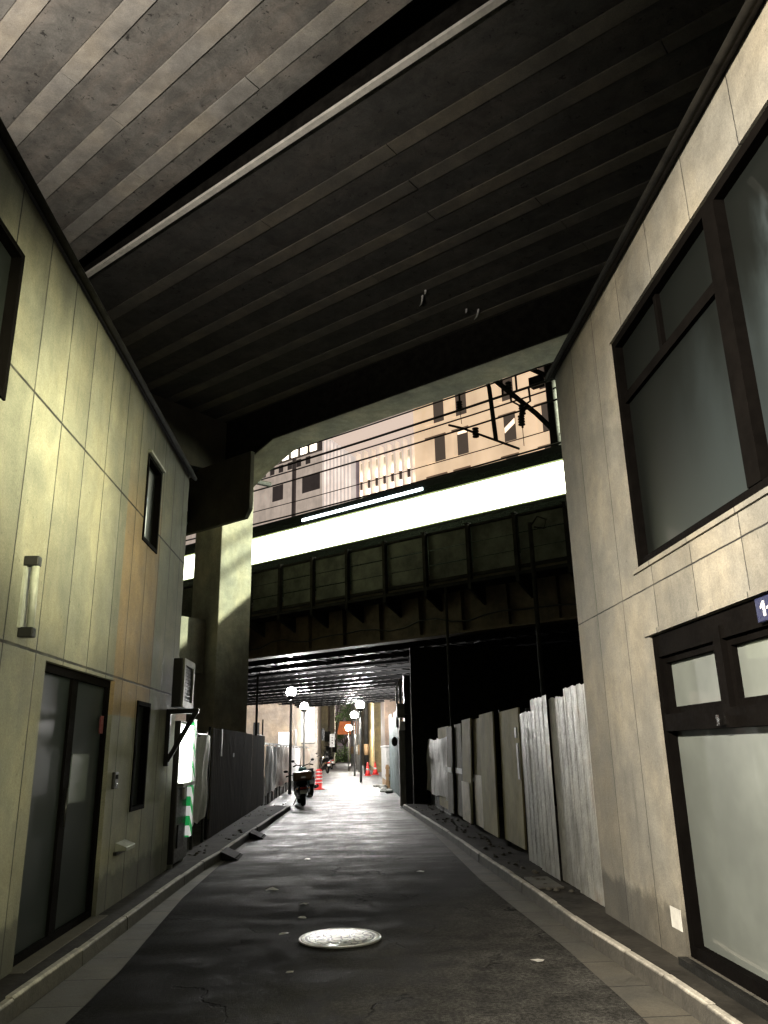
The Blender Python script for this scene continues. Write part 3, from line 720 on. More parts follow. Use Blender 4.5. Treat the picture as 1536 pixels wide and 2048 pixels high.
m = MB(W); m.box(11.95, 16.75, 17.372, 17.398, 8.655, 8.74); tag(m.build('light_trail', M['train_trail'], c1), 'blurred trail of a lamp, built as a glowing strip under the roof edge')  # a moving lamp's trail, built as a glowing part of the car
c2 = train_car(20.25, 40.2, 'lit train car glimpsed between the left building and the pier')

# ------------------------------------------------------------------ overhead line
for k, (t0, z, dz, lab) in enumerate(((20, 12.70, .0, 'highest thin catenary wire over the tracks'), (20, 12.15, 0, 'thick messenger wire, second from the top above the tracks'), (20.5, 12.1, .0, 'contact wire hanging just below the messenger wire'),
                                 (20, 11.45, 0, 'third wire down, crossing the pale louvred tower'), (21, 11.0, 0, 'faint fine wire crossing the finned building'), (20, 10.05, 0, 'lowest wire just above the train roof'))):
    m = MB(W); pts = [(s, t0, z + dz + .004 * (s - 14) ** 2 * .3) for s in range(-20, 52, 4)]
    m.tube(pts, (.030, .044, .028, .032, .018, .032)[k], 5); tag(m.build('overhead_wire', M['black']), lab, 'wire', 'catenary wires above the train')
for s, z0, z1 in ((16.3, 10.05, 12.15), (12.6, 10.05, 12.15), (19.0, 10.05, 12.0)):
    pass
t = thing('catenary_mast', 'dark catenary mast with tubular arms and insulators above the train', 'mast', W((9.2, 20.6, 5.5)))
m = MB(W); m.tube([(9.15, 20.6, 5.5), (9.15, 20.6, 14.2)], .17, 10); m.build('post', M['steel_dark'], t)
m = MB(W); m.tube([(9.15, 20.6, 10.75), (9.6, 20.35, 11.4), (11.1, 19.6, 13.2), (11.9, 19.2, 14.0)], .085, 8); m.build('arm', M['steel_dark'], t)
m = MB(W); m.tube([(9.15, 20.6, 12.6), (10.1, 20.2, 13.3), (11.0, 19.8, 13.9)], .085, 8); m.build('arm', M['steel_dark'], t)
m = MB(W); m.tube([(11.15, 20, 13.15), (11.0, 20, 12.6), (10.88, 20, 10.75)], .075, 8); m.build('drop_pipe', M['steel_dark'], t)
m = MB(W); m.tube([(12.6, 20, 11.75), (12.1, 20, 11.5), (10.9, 20, 10.75), (10.1, 20, 10.25)], .042, 6); m.build('steady_arm', M['steel_dark'], t)
for (s, z) in ((12.15, 12.3), (9.95, 11.15), (11.6, 11.2), (10.3, 12.4), (9.9, 11.5)):
    m = MB(W); 
    for j in range(4): m.lathe([(.03, 0), (.11, .03), (.11, .06), (.03, .085)], (s, 20, z - .18 + j * .09), 'z', 10)
    m.build('insulator', M['black'], t)
m = MB(W); m.tube([(10.3, 20, 12.6), (10.25, 20, 11.9), (9.9, 20, 11.6), (9.6, 20, 11.7), (9.62, 20, 12.2)], .035, 6); m.tube([(9.9, 20, 11.6), (9.93, 20, 10.9)], .035, 6); m.build('jumper_cable', M['black'], t)
for (s, ) in ((12.15,), (10.05,), (10.55,)):
    m = MB(W); m.tube([(s, 20, 14.3), (s - .02, 20, 12.2)], .035, 6); m.build('hanger', M['black'], t)
m = MB(W); m.tube([(12.15, 20.0, 12.2), (12.1, 20.0, 11.65)], .012, 5); m.tube([(9.93, 20, 10.9), (9.93, 20, 10.3)], .012, 5); m.build('dropper', M['black'], t)
m = MB(W); m.box(9.35, 9.75, 20.3, 20.6, 12.35, 12.65); m.build('junction_box', M['steel_dark'], t)

# ------------------------------------------------------------------ city buildings beyond the tracks
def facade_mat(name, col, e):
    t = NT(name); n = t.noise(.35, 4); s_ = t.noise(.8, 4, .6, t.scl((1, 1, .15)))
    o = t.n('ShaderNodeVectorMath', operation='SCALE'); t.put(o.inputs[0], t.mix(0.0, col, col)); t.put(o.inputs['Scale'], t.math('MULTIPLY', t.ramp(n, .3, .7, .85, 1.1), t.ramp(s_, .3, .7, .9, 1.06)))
    return t.bsdf(o.outputs[0], .8, 0, None, .3, o.outputs[0], e)  # surface also glows in its own colour, standing in for city light
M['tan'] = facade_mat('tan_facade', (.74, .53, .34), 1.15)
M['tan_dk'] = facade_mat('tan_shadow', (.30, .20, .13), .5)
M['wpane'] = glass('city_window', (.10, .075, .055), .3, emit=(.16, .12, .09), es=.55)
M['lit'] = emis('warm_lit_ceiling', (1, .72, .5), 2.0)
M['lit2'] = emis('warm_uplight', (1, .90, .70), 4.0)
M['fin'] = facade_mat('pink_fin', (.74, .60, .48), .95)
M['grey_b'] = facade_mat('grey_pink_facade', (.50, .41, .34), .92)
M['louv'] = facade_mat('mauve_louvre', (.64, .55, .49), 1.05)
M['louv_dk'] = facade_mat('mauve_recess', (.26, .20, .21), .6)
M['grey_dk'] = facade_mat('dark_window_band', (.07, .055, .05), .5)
T_ = 45.0
b = thing('apartment_building', 'tan apartment block with narrow dark windows behind the train on the right', 'building', W((24, 50, 0)))
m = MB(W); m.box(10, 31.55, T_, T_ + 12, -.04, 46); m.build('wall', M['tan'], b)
m = MB(W)
for k in range(15):
    z = 3.2 + 3.12 * k
    m.box(31.55, 31.95, T_ + .6, T_ + 2.0, z - .7, z + .2)
    m.tube([(31.75, T_ + .5, z + .5), (31.75, T_ + .5, z + .9)], .12, 6)
m.build('balcony_edge', M['tan_dk'], b)
for k in range(3, 14):
    z0 = 21.95 + 3.12 * (k - 6); 
    for c, (s1, s0, z_) in enumerate(((30.4, 28.75, 0), (28.0, 26.75, -.02), (24.05, 22.85, 0), (21.2, 19.9, 0), (17.4, 16.2, 0))):
        h = 1.95
        fr = MB(W); fr.box(s0 - .1, s1 + .1, T_ - .10, T_ - .001, z0 + h, z0 + h + .14); w = fr.build('window', M['tan_dk'], b)
        p = MB(W); p.box(s0, s0 + .92, T_ - .03, T_ - .002, z0, z0 + h); p.build('pane', M['wpane'], w)
        q = MB(W); q.box(s0 + .93, s1, T_ - .05, T_ - .003, z0 + .0, z0 + h); q.build('panel', M['tan'], w)
        if (k, c) in ((6, 1), (5, 3), (4, 3), (7, 2), (6, 2)):
            q = MB(W)
            if (k, c) == (6, 2): q.prism([(s0 + .05, T_ - .045, z0 + 1.2), (s0 + .05, T_ - .045, z0 + 1.6), (s0 + .88, T_ - .045, z0 + 1.05), (s0 + .88, T_ - .045, z0 + .65)], (0, .01, 0))
            else: q.box(s0 + .06, s0 + .86, T_ - .05, T_ - .035, z0 + h - .34, z0 + h - .12)
            q.build('lit_strip', M['lit'], w)
def WF(p): return W((p[0] * 1.7, p[1] * 1.7, 1.5 + (p[2] - 1.5) * 1.7))
# uplit finned building
b = thing('office_building', 'uplit building with tall thin vertical fins beyond the tracks', 'building', WF((54, 74, .6)))
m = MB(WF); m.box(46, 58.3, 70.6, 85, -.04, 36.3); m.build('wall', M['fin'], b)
for i in range(9):
    s = 48.2 + i * 1.22
    m = MB(WF); m.box(s - .16, s + .16, 69.7, 70.55, 30, 37.4); m.build('fin', M['fin'], b)
    if i < 8:
        m = MB(WF); m.box(s + .50, s + .76, 70.5, 70.59, 33.7, 36.2); m.build('window', M['grey_dk'], b)
        t2 = NT('uplight_gradient_%d' % i) if i == 0 else None
        if t2:
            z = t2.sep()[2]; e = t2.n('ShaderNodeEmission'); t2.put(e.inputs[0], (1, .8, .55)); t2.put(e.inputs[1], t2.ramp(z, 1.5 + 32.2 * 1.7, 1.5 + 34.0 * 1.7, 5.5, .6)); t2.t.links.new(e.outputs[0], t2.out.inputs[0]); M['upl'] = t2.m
        for q0 in (.18, .79):
            m = MB(WF); m.box(s + q0, s + q0 + .29, 70.52, 70.585, 33.75, 36.1); m.build('lit_panel', M['upl'], b)
        m = MB(WF); m.box(s + .20, s + 1.02, 70.45, 70.58, 31.5, 32.5); m.build('lit_window', M['lit2'], b)
m = MB(WF); m.box(47.8, 58.2, 70.35, 70.55, 32.6, 33.6); m.build('spandrel', M['grey_dk'], b)
# louvred tower
b = thing('office_tower', 'mauve tower with a vertically louvred corner and square windows', 'building', WF((60, 64, .6)))
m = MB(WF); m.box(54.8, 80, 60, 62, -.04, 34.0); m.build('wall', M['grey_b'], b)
m = MB(WF); m.box(55.2, 80, 60.4, 62, 34.0, 35.6); m.build('crown', M['grey_dk'], b)
m = MB(WF)
for i in range(12): m.box(56.0 + i * 1.5, 57.0 + i * 1.5, 60.3, 60.39, 34.5, 35.4)
m.build('crown_light', M['lit2'], b)
for i in range(10):
    m = MB(WF); s = 56.6 + i * 1.45; m.box(s, s + .7, 59.94, 59.99, 32.9, 33.8); m.build('window', M['grey_dk'], b)
for (s1, s0) in ((57.8, 55.1), (62.6, 60.9), (68, 66)):
    for z in (29.5, 24.0):
        m = MB(WF); m.box(s0, s1, 59.93, 59.99, z, z + 1.85); m.build('window', M['grey_dk'], b)
m = MB(WF); m.box(58.8, 59.2, 59.7, 59.98, 20, 34.0); m.build('downpipe', M['grey_dk'], b)
m = MB(WF); m.box(50.2, 54.75, 60.6, 61.0, -.04, 31.8); m.build('recess', M['louv_dk'], b)
for i in range(9):
    s = 50.35 + i * .52
    m = MB(WF); m.box(s, s + .25, 60.0, 60.55, 20, 32.2 + .46 * i); m.build('louvre', M['louv'], b)

# ------------------------------------------------------------------ left fences
def corr(m, x, y0, y1, z0, z1, amp=.02, pitch=.16, jag=0, ax='y', top=None):
    y = y0; i = 0; pts = []
    while y < y1:
        pts += [(y, 0), (y + pitch * .4, 0), (y + pitch * .5, amp), (y + pitch * .9, amp)]; y += pitch
    pts = [p for p in pts if p[0] <= y1] + [(y1, 0)]
    vs = []
    for (yy, a) in pts:
        zt = z1 + (random.uniform(-jag, jag) if jag else 0)
        vs += [(x + a, yy, z0), (x + a, yy, zt)]
    m.add(vs, [(2 * i, 2 * i + 2, 2 * i + 3, 2 * i + 1) for i in range(len(pts) - 1)])
t = thing('hoarding', 'long dark brown corrugated hoarding on the left below the pier', 'hoarding', (-2.32, 18.6, .1))
ysr = [14.2, 15.4, 17.0, 18.6, 20.2, 21.8, 23.3]
for a, b_ in zip(ysr, ysr[1:]):
    m = MB(); corr(m, -2.34 + random.uniform(-.01, .01), a + .01, b_ - .01, .12, 1.93 + random.uniform(-.03, .03), .005, .2); m.build('sheet', M['hoard'], t)
for y in ysr: MB().tube([(-2.39, y, .0), (-2.39, y, 1.95)], .025, 6).build('post', M['steel_dark'], t)
m = MB(); m.box(-2.312, -2.30, 15.0, 15.1, 1.45, 1.93); tag(m.build('corner_strip', M['white_plastic'], t), 'white metal strip')
m = MB(); m.box(-2.312, -2.305, 16.6, 16.8, 1.42, 1.50); m.build('small_sign', M['black'], t)
def tarp(name, label, x, y0, y1, z0, z1, mat, seed, grp=None, folds=9, sag=.05, taper=0, facing=1):
    rnd = random.Random(seed); nx, nz = 36, 14; vs = []
    ph = [rnd.uniform(0, 6.28) for _ in range(5)]
    for j in range(nz + 1):
        v = j / nz
        for i in range(nx + 1):
            u = i / nx; yy = y0 + (y1 - y0) * u
            yy += taper * (1 - v) * (.5 - u) * (y1 - y0)
            w = .03 * math.sin(u * folds + ph[0] + v * 1.3) + .018 * math.sin(u * folds * 2.7 + ph[1] - v * 2) + .012 * math.sin(v * 9 + ph[2] + u * 4)
            zz = z0 + (z1 - z0) * v + (v * (-sag * abs(math.sin(u * 3.14 * 3 + ph[3]))) if v > .8 else 0) + (1 - v) * .04 * math.sin(u * 11 + ph[4])
            vs.append((x + facing * (w + .03), yy, zz))
    m = MB(); m.add(vs, [(j * (nx + 1) + i, j * (nx + 1) + i + 1, (j + 1) * (nx + 1) + i + 1, (j + 1) * (nx + 1) + i) for j in range(nz) for i in range(nx)], True)
    return tag(m.build(name, mat), label, 'tarpaulin', grp)
tarp('tarpaulin', 'white tarpaulin hanging behind the vending machine on the left', -2.33, 12.0, 13.6, .50, 1.80, M['tarp'], 3, folds=7, taper=.25)
m = MB()
for y in (11.9, 12.8, 13.75): m.tube([(-2.37, y, 0), (-2.37, y, 1.86)], .024, 6)
m.tube([(-2.37, 11.85, 1.80), (-2.37, 13.8, 1.80)], .02, 6); m.tube([(-2.37, 11.85, .5), (-2.37, 13.8, .5)], .02, 6)
tag(m.build('pipe_fence', M['pole']), 'thin pipe fence carrying the white tarpaulin by the vending machine', 'fence')
seg = [(23.6, 27.2, 'tarp', 'crumpled white sheet on the fence just past the brown hoarding'), (27.3, 33.5, 'tarp_beige', 'beige sheet on the left fence behind the motorcycle'), (33.7, 41, 'tarp', 'smooth white sheet on the left fence below the white lit sign'), (41.3, 52, 'tarp_beige', 'pinkish grey sheet at the far end of the left fence')]
for i, (a, b_, mt, lb) in enumerate(seg):
    tarp('tarpaulin', lb, -2.36, a, b_, .33, 1.72, M[mt], 11 + i, 'sheets along the far left fence', folds=10 + 3 * i)
m = MB()
for k in range(20): m.tube([(-2.40, 23.6 + k * 1.5, 0), (-2.40, 23.6 + k * 1.5, 1.78)], .03, 6)
for k in range(28): m.box(-2.44, -2.41, 23.7 + k, 24.5 + k, .0, .30)
m.box(-2.42, -2.38, 23.6, 52.1, 1.72, 1.78); tag(m.build('pipe_fence', M['pole']), 'long pipe fence under the sheets at the far left', 'fence')
m = MB(); m.tube([(-2.9, 26.0, 0), (-2.9, 26.0, 3.95)], .04, 8); m.tube([(-2.9, 26.0, 2.05), (-2.9, 28.0, 2.05)], .025, 6); m.tube([(-2.9, 28.0, 1.0), (-2.9, 28.0, 2.6)], .03, 6)
tag(m.build('scaffold_pole', M['steel_dark']), 'dark scaffold poles standing behind the far left fence', 'poles')
# ------------------------------------------------------------------ right fences
t = thing('sheet_fence', 'battered galvanised corrugated fence beside the right building', 'fence', (2.4, 9, .1))
for (a, b_, z1, dx) in ((7.36, 8.25, 2.08, .0), (8.2, 9.0, 2.02, .03), (8.95, 9.75, 2.06, -.01), (9.7, 10.55, 1.93, .02)):
    m = MB(); corr(m, 2.30 + dx, a, b_, .12, z1, .004, .21, .012); m.build('sheet', M['galv'], t)
for y in (7.6, 9.0, 10.5): MB().tube([(2.42, y, 0), (2.42, y, 2.0)], .03, 6).build('post', M['steel_dark'], t)
m = MB(); m.box(2.24, 2.26, 10.42, 10.52, 1.1, 1.55); m.box(2.235, 2.255, 10.45, 10.55, 1.62, 1.75); m.build('torn_strip', M['galv'], t)
y = 10.75; olab = ['olive', 'olive', 'olive', 'cream', 'olive', 'olive_dk', 'olive_dk', 'olive_dk', 'olive']
specs = [(10.75, 12.1, 'olive', 2.02, .0, 'broad olive board beside the corrugated fence'), (12.25, 13.5, 'olive', 2.04, .01, 'olive board second from the corrugated fence'), (13.6, 14.5, 'olive', 2.0, .02, 'narrow olive board above a cream base'),
         (14.55, 15.6, 'olive', 2.02, -.03, 'tilted olive board in the middle of the row'), (15.7, 16.7, 'olive_dk', 1.98, .03, 'dark olive board leaning in the row of boards'), (16.75, 17.6, 'olive_dk', 1.95, 0, 'dark narrow board near the white sheet'), (17.65, 19.6, 'olive', 1.98, .0, 'wide olive board next to the white sheet')]
for k, (a, b_, mt, h, tl, lb) in enumerate(specs):
    m = MB(); xo = 2.32 - .055 * (k % 2) - .015 * k
    m.add([(xo, a, .22), (xo, b_, .22), (xo + .03, b_ + tl * 6, h), (xo + .03, a + tl * 6, h), (xo + .025, a, .22), (xo + .025, b_, .22), (xo + .055, b_ + tl * 6, h), (xo + .055, a + tl * 6, h)],
          [(0, 1, 2, 3), (4, 7, 6, 5), (0, 4, 5, 1), (1, 5, 6, 2), (2, 6, 7, 3), (3, 7, 4, 0)])
    o = m.build('fence_board', M[mt]); tag(o, lb, 'board', 'boards leaning along the right fence')
    if k in (2, 3):
        q = MB(); q.box(xo - .012, xo - .003, a + .04, b_ - .05, .22, 1.05 if k == 2 else .9); tag(q.build('base_panel', M['cream'], o), 'pale cream lower panel')
    elif k in (4, 5, 6):
        q = MB(); q.box(xo - .010, xo - .003, a + .04, b_ - .05, 1.02, 1.12); tag(q.build('band', M['galv'], o), 'pale worn band across the board')
m = MB()
for y in (12.17, 15.6, 19.7): m.box(2.36, 2.42, y - .03, y + .03, 0, 2.06)
m.box(2.385, 2.425, 10.7, 19.7, .9, .96); tag(m.build('support_fence', M['steel_dark']), 'dark supporting rail fence behind the olive boards on the right', 'fence')
tarp('tarpaulin', 'white tarpaulin on the right fence between the olive boards and the dark post', 2.24, 17.6, 22.4, .42, 1.76, M['tarp'], 5, facing=-1, folds=12)
m = MB()
for k in range(10): m.box(2.26, 2.29, 17.7 + k * .47, 18.05 + k * .47, .11, .40)
m.box(2.24, 2.30, 17.6, 22.4, .10, .13); tag(m.build('fence_rail', M['pole']), 'low grey slats showing under the right white tarpaulin', 'fence')
# rubble strip at the foot of the boards
m = MB(); rnd = random.Random(4)
for _ in range(110):
    y = rnd.uniform(8.2, 21); x = rnd.uniform(interp(kerbR, y) + .16, 2.27); r = rnd.uniform(.008, .035)
    m.ball((x, y, .104 + r * .4), r, r * rnd.uniform(.6, 1.4), r * .7, 6, 4)
tag(m.build('gravel', M['gutter']), 'loose gravel and debris along the foot of the right fence', 'gravel', kind='stuff')
m = MB(); rnd = random.Random(9)
for _ in range(70):
    y = rnd.uniform(12, 24); x = rnd.uniform(-2.3, min(-1.7, interp(kerbL, y) - .16)); r = rnd.uniform(.008, .03)
    m.ball((x, y, .104 + r * .4), r, r * rnd.uniform(.6, 1.4), r * .7, 6, 4)
tag(m.build('gravel', M['gutter']), 'loose gravel and debris along the foot of the left hoarding', 'gravel', kind='stuff')
tag(MB().box(1.96, 2.22, 8.55, 9.25, .106, .125).build('utility_slab', M['gutter']), 'flat concrete access slab by the corrugated fence', 'slab')
# kerb ramps
for (x, y, lb) in ((-1.98, 15.4, 'farther black rubber kerb ramp in the left gutter'), (-1.98, 12.6, 'nearer black rubber kerb ramp in the left gutter')):
    y0, y1 = y - .30, y + .30; xk = interp(kerbL, y)
    m = MB(); m.prism([(xk - .02, y0, .122), (xk + .01, y0, .122), (xk + .24, y0, .016), (xk + .24, y0, .006), (xk + .01, y0, .006)], (0, .6, 0))
    for k in range(6): m.box(xk + .05, xk + .22, y0 + .05 + k * .1, y0 + .065 + k * .1, .02, .04)
    tag(m.build('kerb_ramp', M['rubber'], None, .006), lb, 'kerb ramp', 'rubber ramps at the left kerb')
# dark post with boxes at the right
t = thing('utility_post', 'dark steel post with grey meter boxes at the right of the lane under the bridge', 'post', (1.66, 22.7, 0))
MB().box(1.665, 1.85, 22.6, 22.9, 0, 3.55).build('steel_post', M['black'], t)
MB().box(1.50, 1.66, 22.7, 22.95, 0, 2.25).build('concrete_post', M['cpole'], t)
m = MB(); m.tube([(1.56, 22.6, 2.3), (1.56, 22.6, 3.3), (1.62, 22.6, 3.4)], .035, 8); m.tube([(1.46, 22.65, 2.1), (1.46, 22.65, 3.2), (1.58, 22.65, 3.45)], .03, 8); m.build('conduit', M['pole'], t)
m = MB(); m.box(1.44, 1.66, 22.45, 22.68, 2.36, 2.75); m.build('meter_box', M['pole'], t, .01)
m = MB(); m.box(1.50, 1.66, 22.42, 22.66, 2.02, 2.26); m.build('meter_box', M['white_plastic'], t, .01)
m = MB(); m.box(1.66, 1.78, 22.42, 22.58, 2.45, 2.7); m.build('switch_box', M['black'], t, .01)
m = MB(); m.ball((1.38, 22.8, 1.72), .09, .05, .13); m.build('round_box', M['steel_dark'], t)
# blue grey sheet, white box, pallet
t = thing('sheet_fence', 'tall blue grey corrugated fence past the dark post on the right', 'fence', (1.8, 29, 0))
for k in range(4):
    m = MB(); a = 25.4 + k * 1.9; corr(m, 1.74 + .01 * k, a, a + 1.88, .02, 2.55 + (.0, .25, .1, .3)[k], .03, .3, .02); m.build('sheet', M['blue_sheet'], t)
m = MB(); m.box(1.70, 1.75, 25.2, 25.4, .0, 2.6); tag(m.build('edge_post', M['wood'], t), 'brown edge post')
t = thing('white_cabinet', 'white site cabinet standing past the blue grey fence', 'cabinet', (1.9, 34, 0))
m = MB(); m.box(1.64, 2.4, 33.3, 37.5, .30, 1.62); m.build('body', M['white_plastic'], t, .02)
m = MB(); m.box(1.60, 2.44, 33.25, 37.55, 1.62, 1.68); m.build('lid', M['white_band'], t)
m = MB(); m.box(1.66, 2.38, 33.4, 37.4, .0, .30); m.build('base', M['wood'], t)
t = thing('pallet', 'wooden pallet leaning on the front of the white cabinet', 'pallet', (1.9, 33.1, 0))
m = MB()
for k in range(4): m.box(1.62 + k * .19, 1.74 + k * .19, 33.10, 33.13, .12, .92)
m.build('boards', M['wood'], t)
m = MB()
for z in (.2, .5, .8): m.box(1.60, 2.35, 33.13, 33.2, z - .05, z + .05)
m.build('bearers', M['wood'], t)
for i, (x, y, r) in enumerate(((1.45, 31.5, .10), (1.55, 29.6, .12), (1.35, 30.4, .08), (1.50, 33.4, .13), (1.25, 34.6, .10))):
    m = MB(); m.ball((x, y, r * .55), r * 1.4, r, r * .6, 9, 6)
    for q in range(3): m.ball((x + random.uniform(-r, r), y + random.uniform(-r, r), r * .5), r * .6, r * .5, r * .6, 7, 5)
    tag(m.build('rubbish_bag', M['white_plastic']), ('white rubbish bag at the foot of the blue grey fence', 'white rubbish bag nearest the dark post', 'small rubbish bag in the road edge by the fence', 'rubbish bag in front of the pallet', 'rubbish bag furthest out by the cabinet')[i], 'rubbish bag', 'rubbish bags on the right')

# ------------------------------------------------------------------ motorcycles
def scooter(label, paint, box=None, shield=True, grp=None):
    t = thing('motorcycle', label, 'motorcycle', (0, 0, 0), grp)
    for nm, yy, r in (('rear_wheel', 0.0, .27), ('front_wheel', 1.28, .27)):
        w = MB(); w.torus((0, yy, r), r - .062, .062, 'x', 24, 8); w = w.build(nm, M['rubber'], t)
        h = MB(); h.lathe([(.05, -.05), (.17, -.03), (.18, 0), (.17, .03), (.05, .05)], (0, yy, r), 'x', 16); h.build('rim', M['chrome'], w)
    b = MB()
    prof = [(-.25, .60, .10), (-.12, .58, .17), (.15, .52, .19), (.45, .48, .18), (.62, .34, .15), (.9, .33, .15), (1.02, .50, .17), (1.08, .78, .17), (1.06, .96, .13)]
    b.tube([(0, y, z) for y, z, r in prof], [r for *_, r in prof], 12); b.build('body', paint, t)
    s = MB(); s.tube([(0, -.30, .78), (0, -.1, .80), (0, .2, .76), (0, .5, .74), (0, .62, .70)], [.08, .14, .15, .13, .06], 10); s.build('seat', M['rubber'], t)
    f = MB(); f.tube([(-.09, 1.28, .27), (-.09, 1.08, .82)], .025, 8); f.tube([(.09, 1.28, .27), (.09, 1.08, .82)], .025, 8); f.build('fork', M['chrome'], t)
    fd = MB(); fd.tube([(0, 1.06, .50), (0, 1.22, .58), (0, 1.40, .52), (0, 1.54, .40)], [.06, .085, .085, .05], 8); fd.build('front_fender', paint, t)
    rf = MB(); rf.tube([(0, .18, .55), (0, -.02, .60), (0, -.22, .50), (0, -.31, .36)], [.07, .09, .09, .07], 8); rf.build('rear_fender', M['rubber'], t)
    h = MB(); h.tube([(-.36, .88, 1.02), (-.22, .98, 1.06), (0, 1.02, 1.0), (.22, .98, 1.06), (.36, .88, 1.02)], .017, 8); h = h.build('handlebar', M['steel_dark'], t)
    for sx in (-1, 1):
        g = MB(); g.tube([(sx * .36, .88, 1.02), (sx * .26, .955, 1.05)], .024, 8); g.build('grip', M['rubber'], h)
        q = MB(); q.tube([(sx * .22, .98, 1.06), (sx * .33, .96, 1.18)], .008, 6); q.ball((sx * .36, .95, 1.20), .065, .02, .045, 10, 6); q.build('mirror', M['black'], t)
        k = MB(); k.ball((sx * .16, -.24, .62), .03, .03, .025, 8, 5); k.build('indicator', simple('amber_lens', (.6, .2, .02), .3) if sx < 0 else bpy.data.materials['amber_lens'], t)
    hl = MB(); hl.ball((0, 1.18, .92), .09, .06, .08); hl.build('headlight', M['chrome'], t)
    tl = MB(); tl.box(-.08, .08, -.34, -.29, .60, .66); tl.build('tail_light', M['red'], t, .008)
    pl = MB(); pl.box(-.09, .09, -.345, -.335, .44, .56); pl.build('number_plate', M['white_band'], t)
    e = MB(); e.tube([(.15, .45, .28), (.17, .1, .30), (.18, -.30, .36)], [.03, .05, .055], 10); e.build('exhaust', M['chrome'], t)
    st = MB(); st.tube([(-.12, .40, .30), (-.26, .34, .01)], .014, 6); st.build('kickstand', M['steel_dark'], t)
    if box:
        r = MB(); r.box(-.16, .16, -.44, -.06, .86, .885); r.tube([(-.12, -.05, .70), (-.12, -.3, .86)], .012, 6); r.tube([(.12, -.05, .70), (.12, -.3, .86)], .012, 6); r.build('rack', M['steel_dark'], t)
        c = MB(); c.box(-.25, .25, -.52, -.08, .89, 1.20); c = c.build('top_box', box, t, .05)
        l = MB(); l.box(-.06, .06, -.535, -.52, .98, 1.03); l.build('latch', M['chrome'], c)
    if shield:
        w = MB(); w.add([(-.2, 1.10, 1.0), (.2, 1.10, 1.0), (.17, 1.03, 1.32), (-.17, 1.03, 1.32), (0, 1.17, 1.0), (0, 1.10, 1.36)], [(0, 4, 5, 3), (4, 1, 2, 5)], True); w.build('windscreen', M['glassdark'], t)
    return t
pt_dark = simple('black_paint', (.014, .013, .013), .25, .1, coat=.6, bump=0); pt_teal = simple('teal_paint', (.03, .09, .085), .3, .1, coat=.6, bump=0)
box_or = simple('brown_orange_case', (.16, .065, .018), .4, 0, coat=.3)
s1 = scooter('black motorcycle with a brown orange top case parked at the left kerb end', pt_dark, box_or, False)
s1.location = (-1.24, 23.75, 0); s1.rotation_euler = (0, R_(-4), R_(8)); s1.scale = (1.08, .98, .80)
s2 = scooter('teal scooter parked just beyond the black motorcycle', pt_teal, None, False)
s2.location = (-1.22, 28.3, 0); s2.rotation_euler = (0, R_(-4), R_(16))
pt_grey = simple('grey_paint', (.25, .25, .26), .3, .2, coat=.5, bump=0)
s3 = scooter('dark scooter parked further down on the left', pt_dark, None, False); s3.location = (-1.30, 57, 0); s3.rotation_euler = (0, R_(-4), R_(20)); s3.scale = (1.1, 1.1, 1.15)
s4 = scooter('pale grey scooter furthest down the lane on the left', pt_grey, None); s4.location = (-1.25, 70, 0); s4.rotation_euler = (0, R_(-4), R_(20)); s4.scale = (1.1, 1.1, 1.15)
# barrier and cones
t = thing('road_barrier', 'red post barrier with white bands behind the scooter on the left', 'barrier', (-1.12, 33.5, 0)); t.scale = (1.3, 1.3, .8)
m = MB(); m.lathe([(.19, 0), (.19, .04), (.11, .07), (.10, .95), (.06, 1.0)], (-1.12, 33.5, 0), 'z', 16); m.build('post', M['red'], t)
for k in range(4):
    m = MB(); m.lathe([(.106, 0), (.109, .03), (.106, .06)], (-1.12, 33.5, .32 + k * .17), 'z', 16); m.build('band', M['white_band'], t)
def cone(label):
    t = thing('traffic_cone', label, 'traffic cone', (0, 0, 0), 'red cones by the utility pole')
    m = MB(); m.lathe([(.17, .03), (.13, .15), (.03, .72), (.0, .72)], (0, 0, 0), 'z', 16); m.build('body', M['red'], t)
    m = MB(); m.box(-.2, .2, -.2, .2, 0, .035); m.build('base', M['red'], t, .01)
    m = MB(); m.lathe([(.108, .30), (.072, .46)], (0, 0, 0), 'z', 16); m.build('band', M['white_band'], t)
    return t
c1_ = cone('red traffic cone left of the white bag at the foot of the pole'); c1_.location = (1.32, 50, 0); c1_.scale = (1.1, 1.1, 1.1)
c2_ = dup(c1_); c2_['label'] = 'red traffic cone right of its pair, against the yellow building'; c2_.location = (1.86, 52, 0)

# ------------------------------------------------------------------ street lamps and poles far down the lane
def lamp(x, y, z, label, mat, pole='pole', r=.17):
    t = thing('street_lamp', label, 'street lamp', (x, y, 0), 'lit lamps along the lane')
    m = MB(); m.tube([(x - .0, y, 0), (x, y, z - .12)], [.06, .045], 8); m.build('pole', M[pole], t)
    m = MB(); m.lathe([(.10, -.20), (.16, -.12), (.17, -.05)], (x, y, z), 'z', 14); m.build('collar', M['steel_dark'], t)
    m = MB(); m.ball((x, y, z + .08), r, r, r, 16, 10); m.build('globe', mat, t)
    return t
lamp(-2.10, 30.5, 3.62, 'nearest lit street lamp on the left, standing behind the fence under the bridge', M['lampnear'], r=.185)
lamp(-2.25, 43.0, 3.75, 'second lit street lamp on the left, in front of the white building', M['lamp'], r=.21)
lamp(.72, 40.0, 3.60, 'lit street lamp on the right, highest on its side', M['lamp'], r=.21)
lamp(.52, 50.0, 3.55, 'lit street lamp just beyond the highest one on the right', M['lampfar'], r=.23)
lamp(.20, 62.0, 3.10, 'lowest and farthest lit street lamp on the right', M['lampfar'], r=.25)
lamp(1.15, 99.0, 3.6, 'tiny added street lamp lighting the trees at the very end of the lane', M['lampfar'], r=.26)  # extra lamp added to light the trees
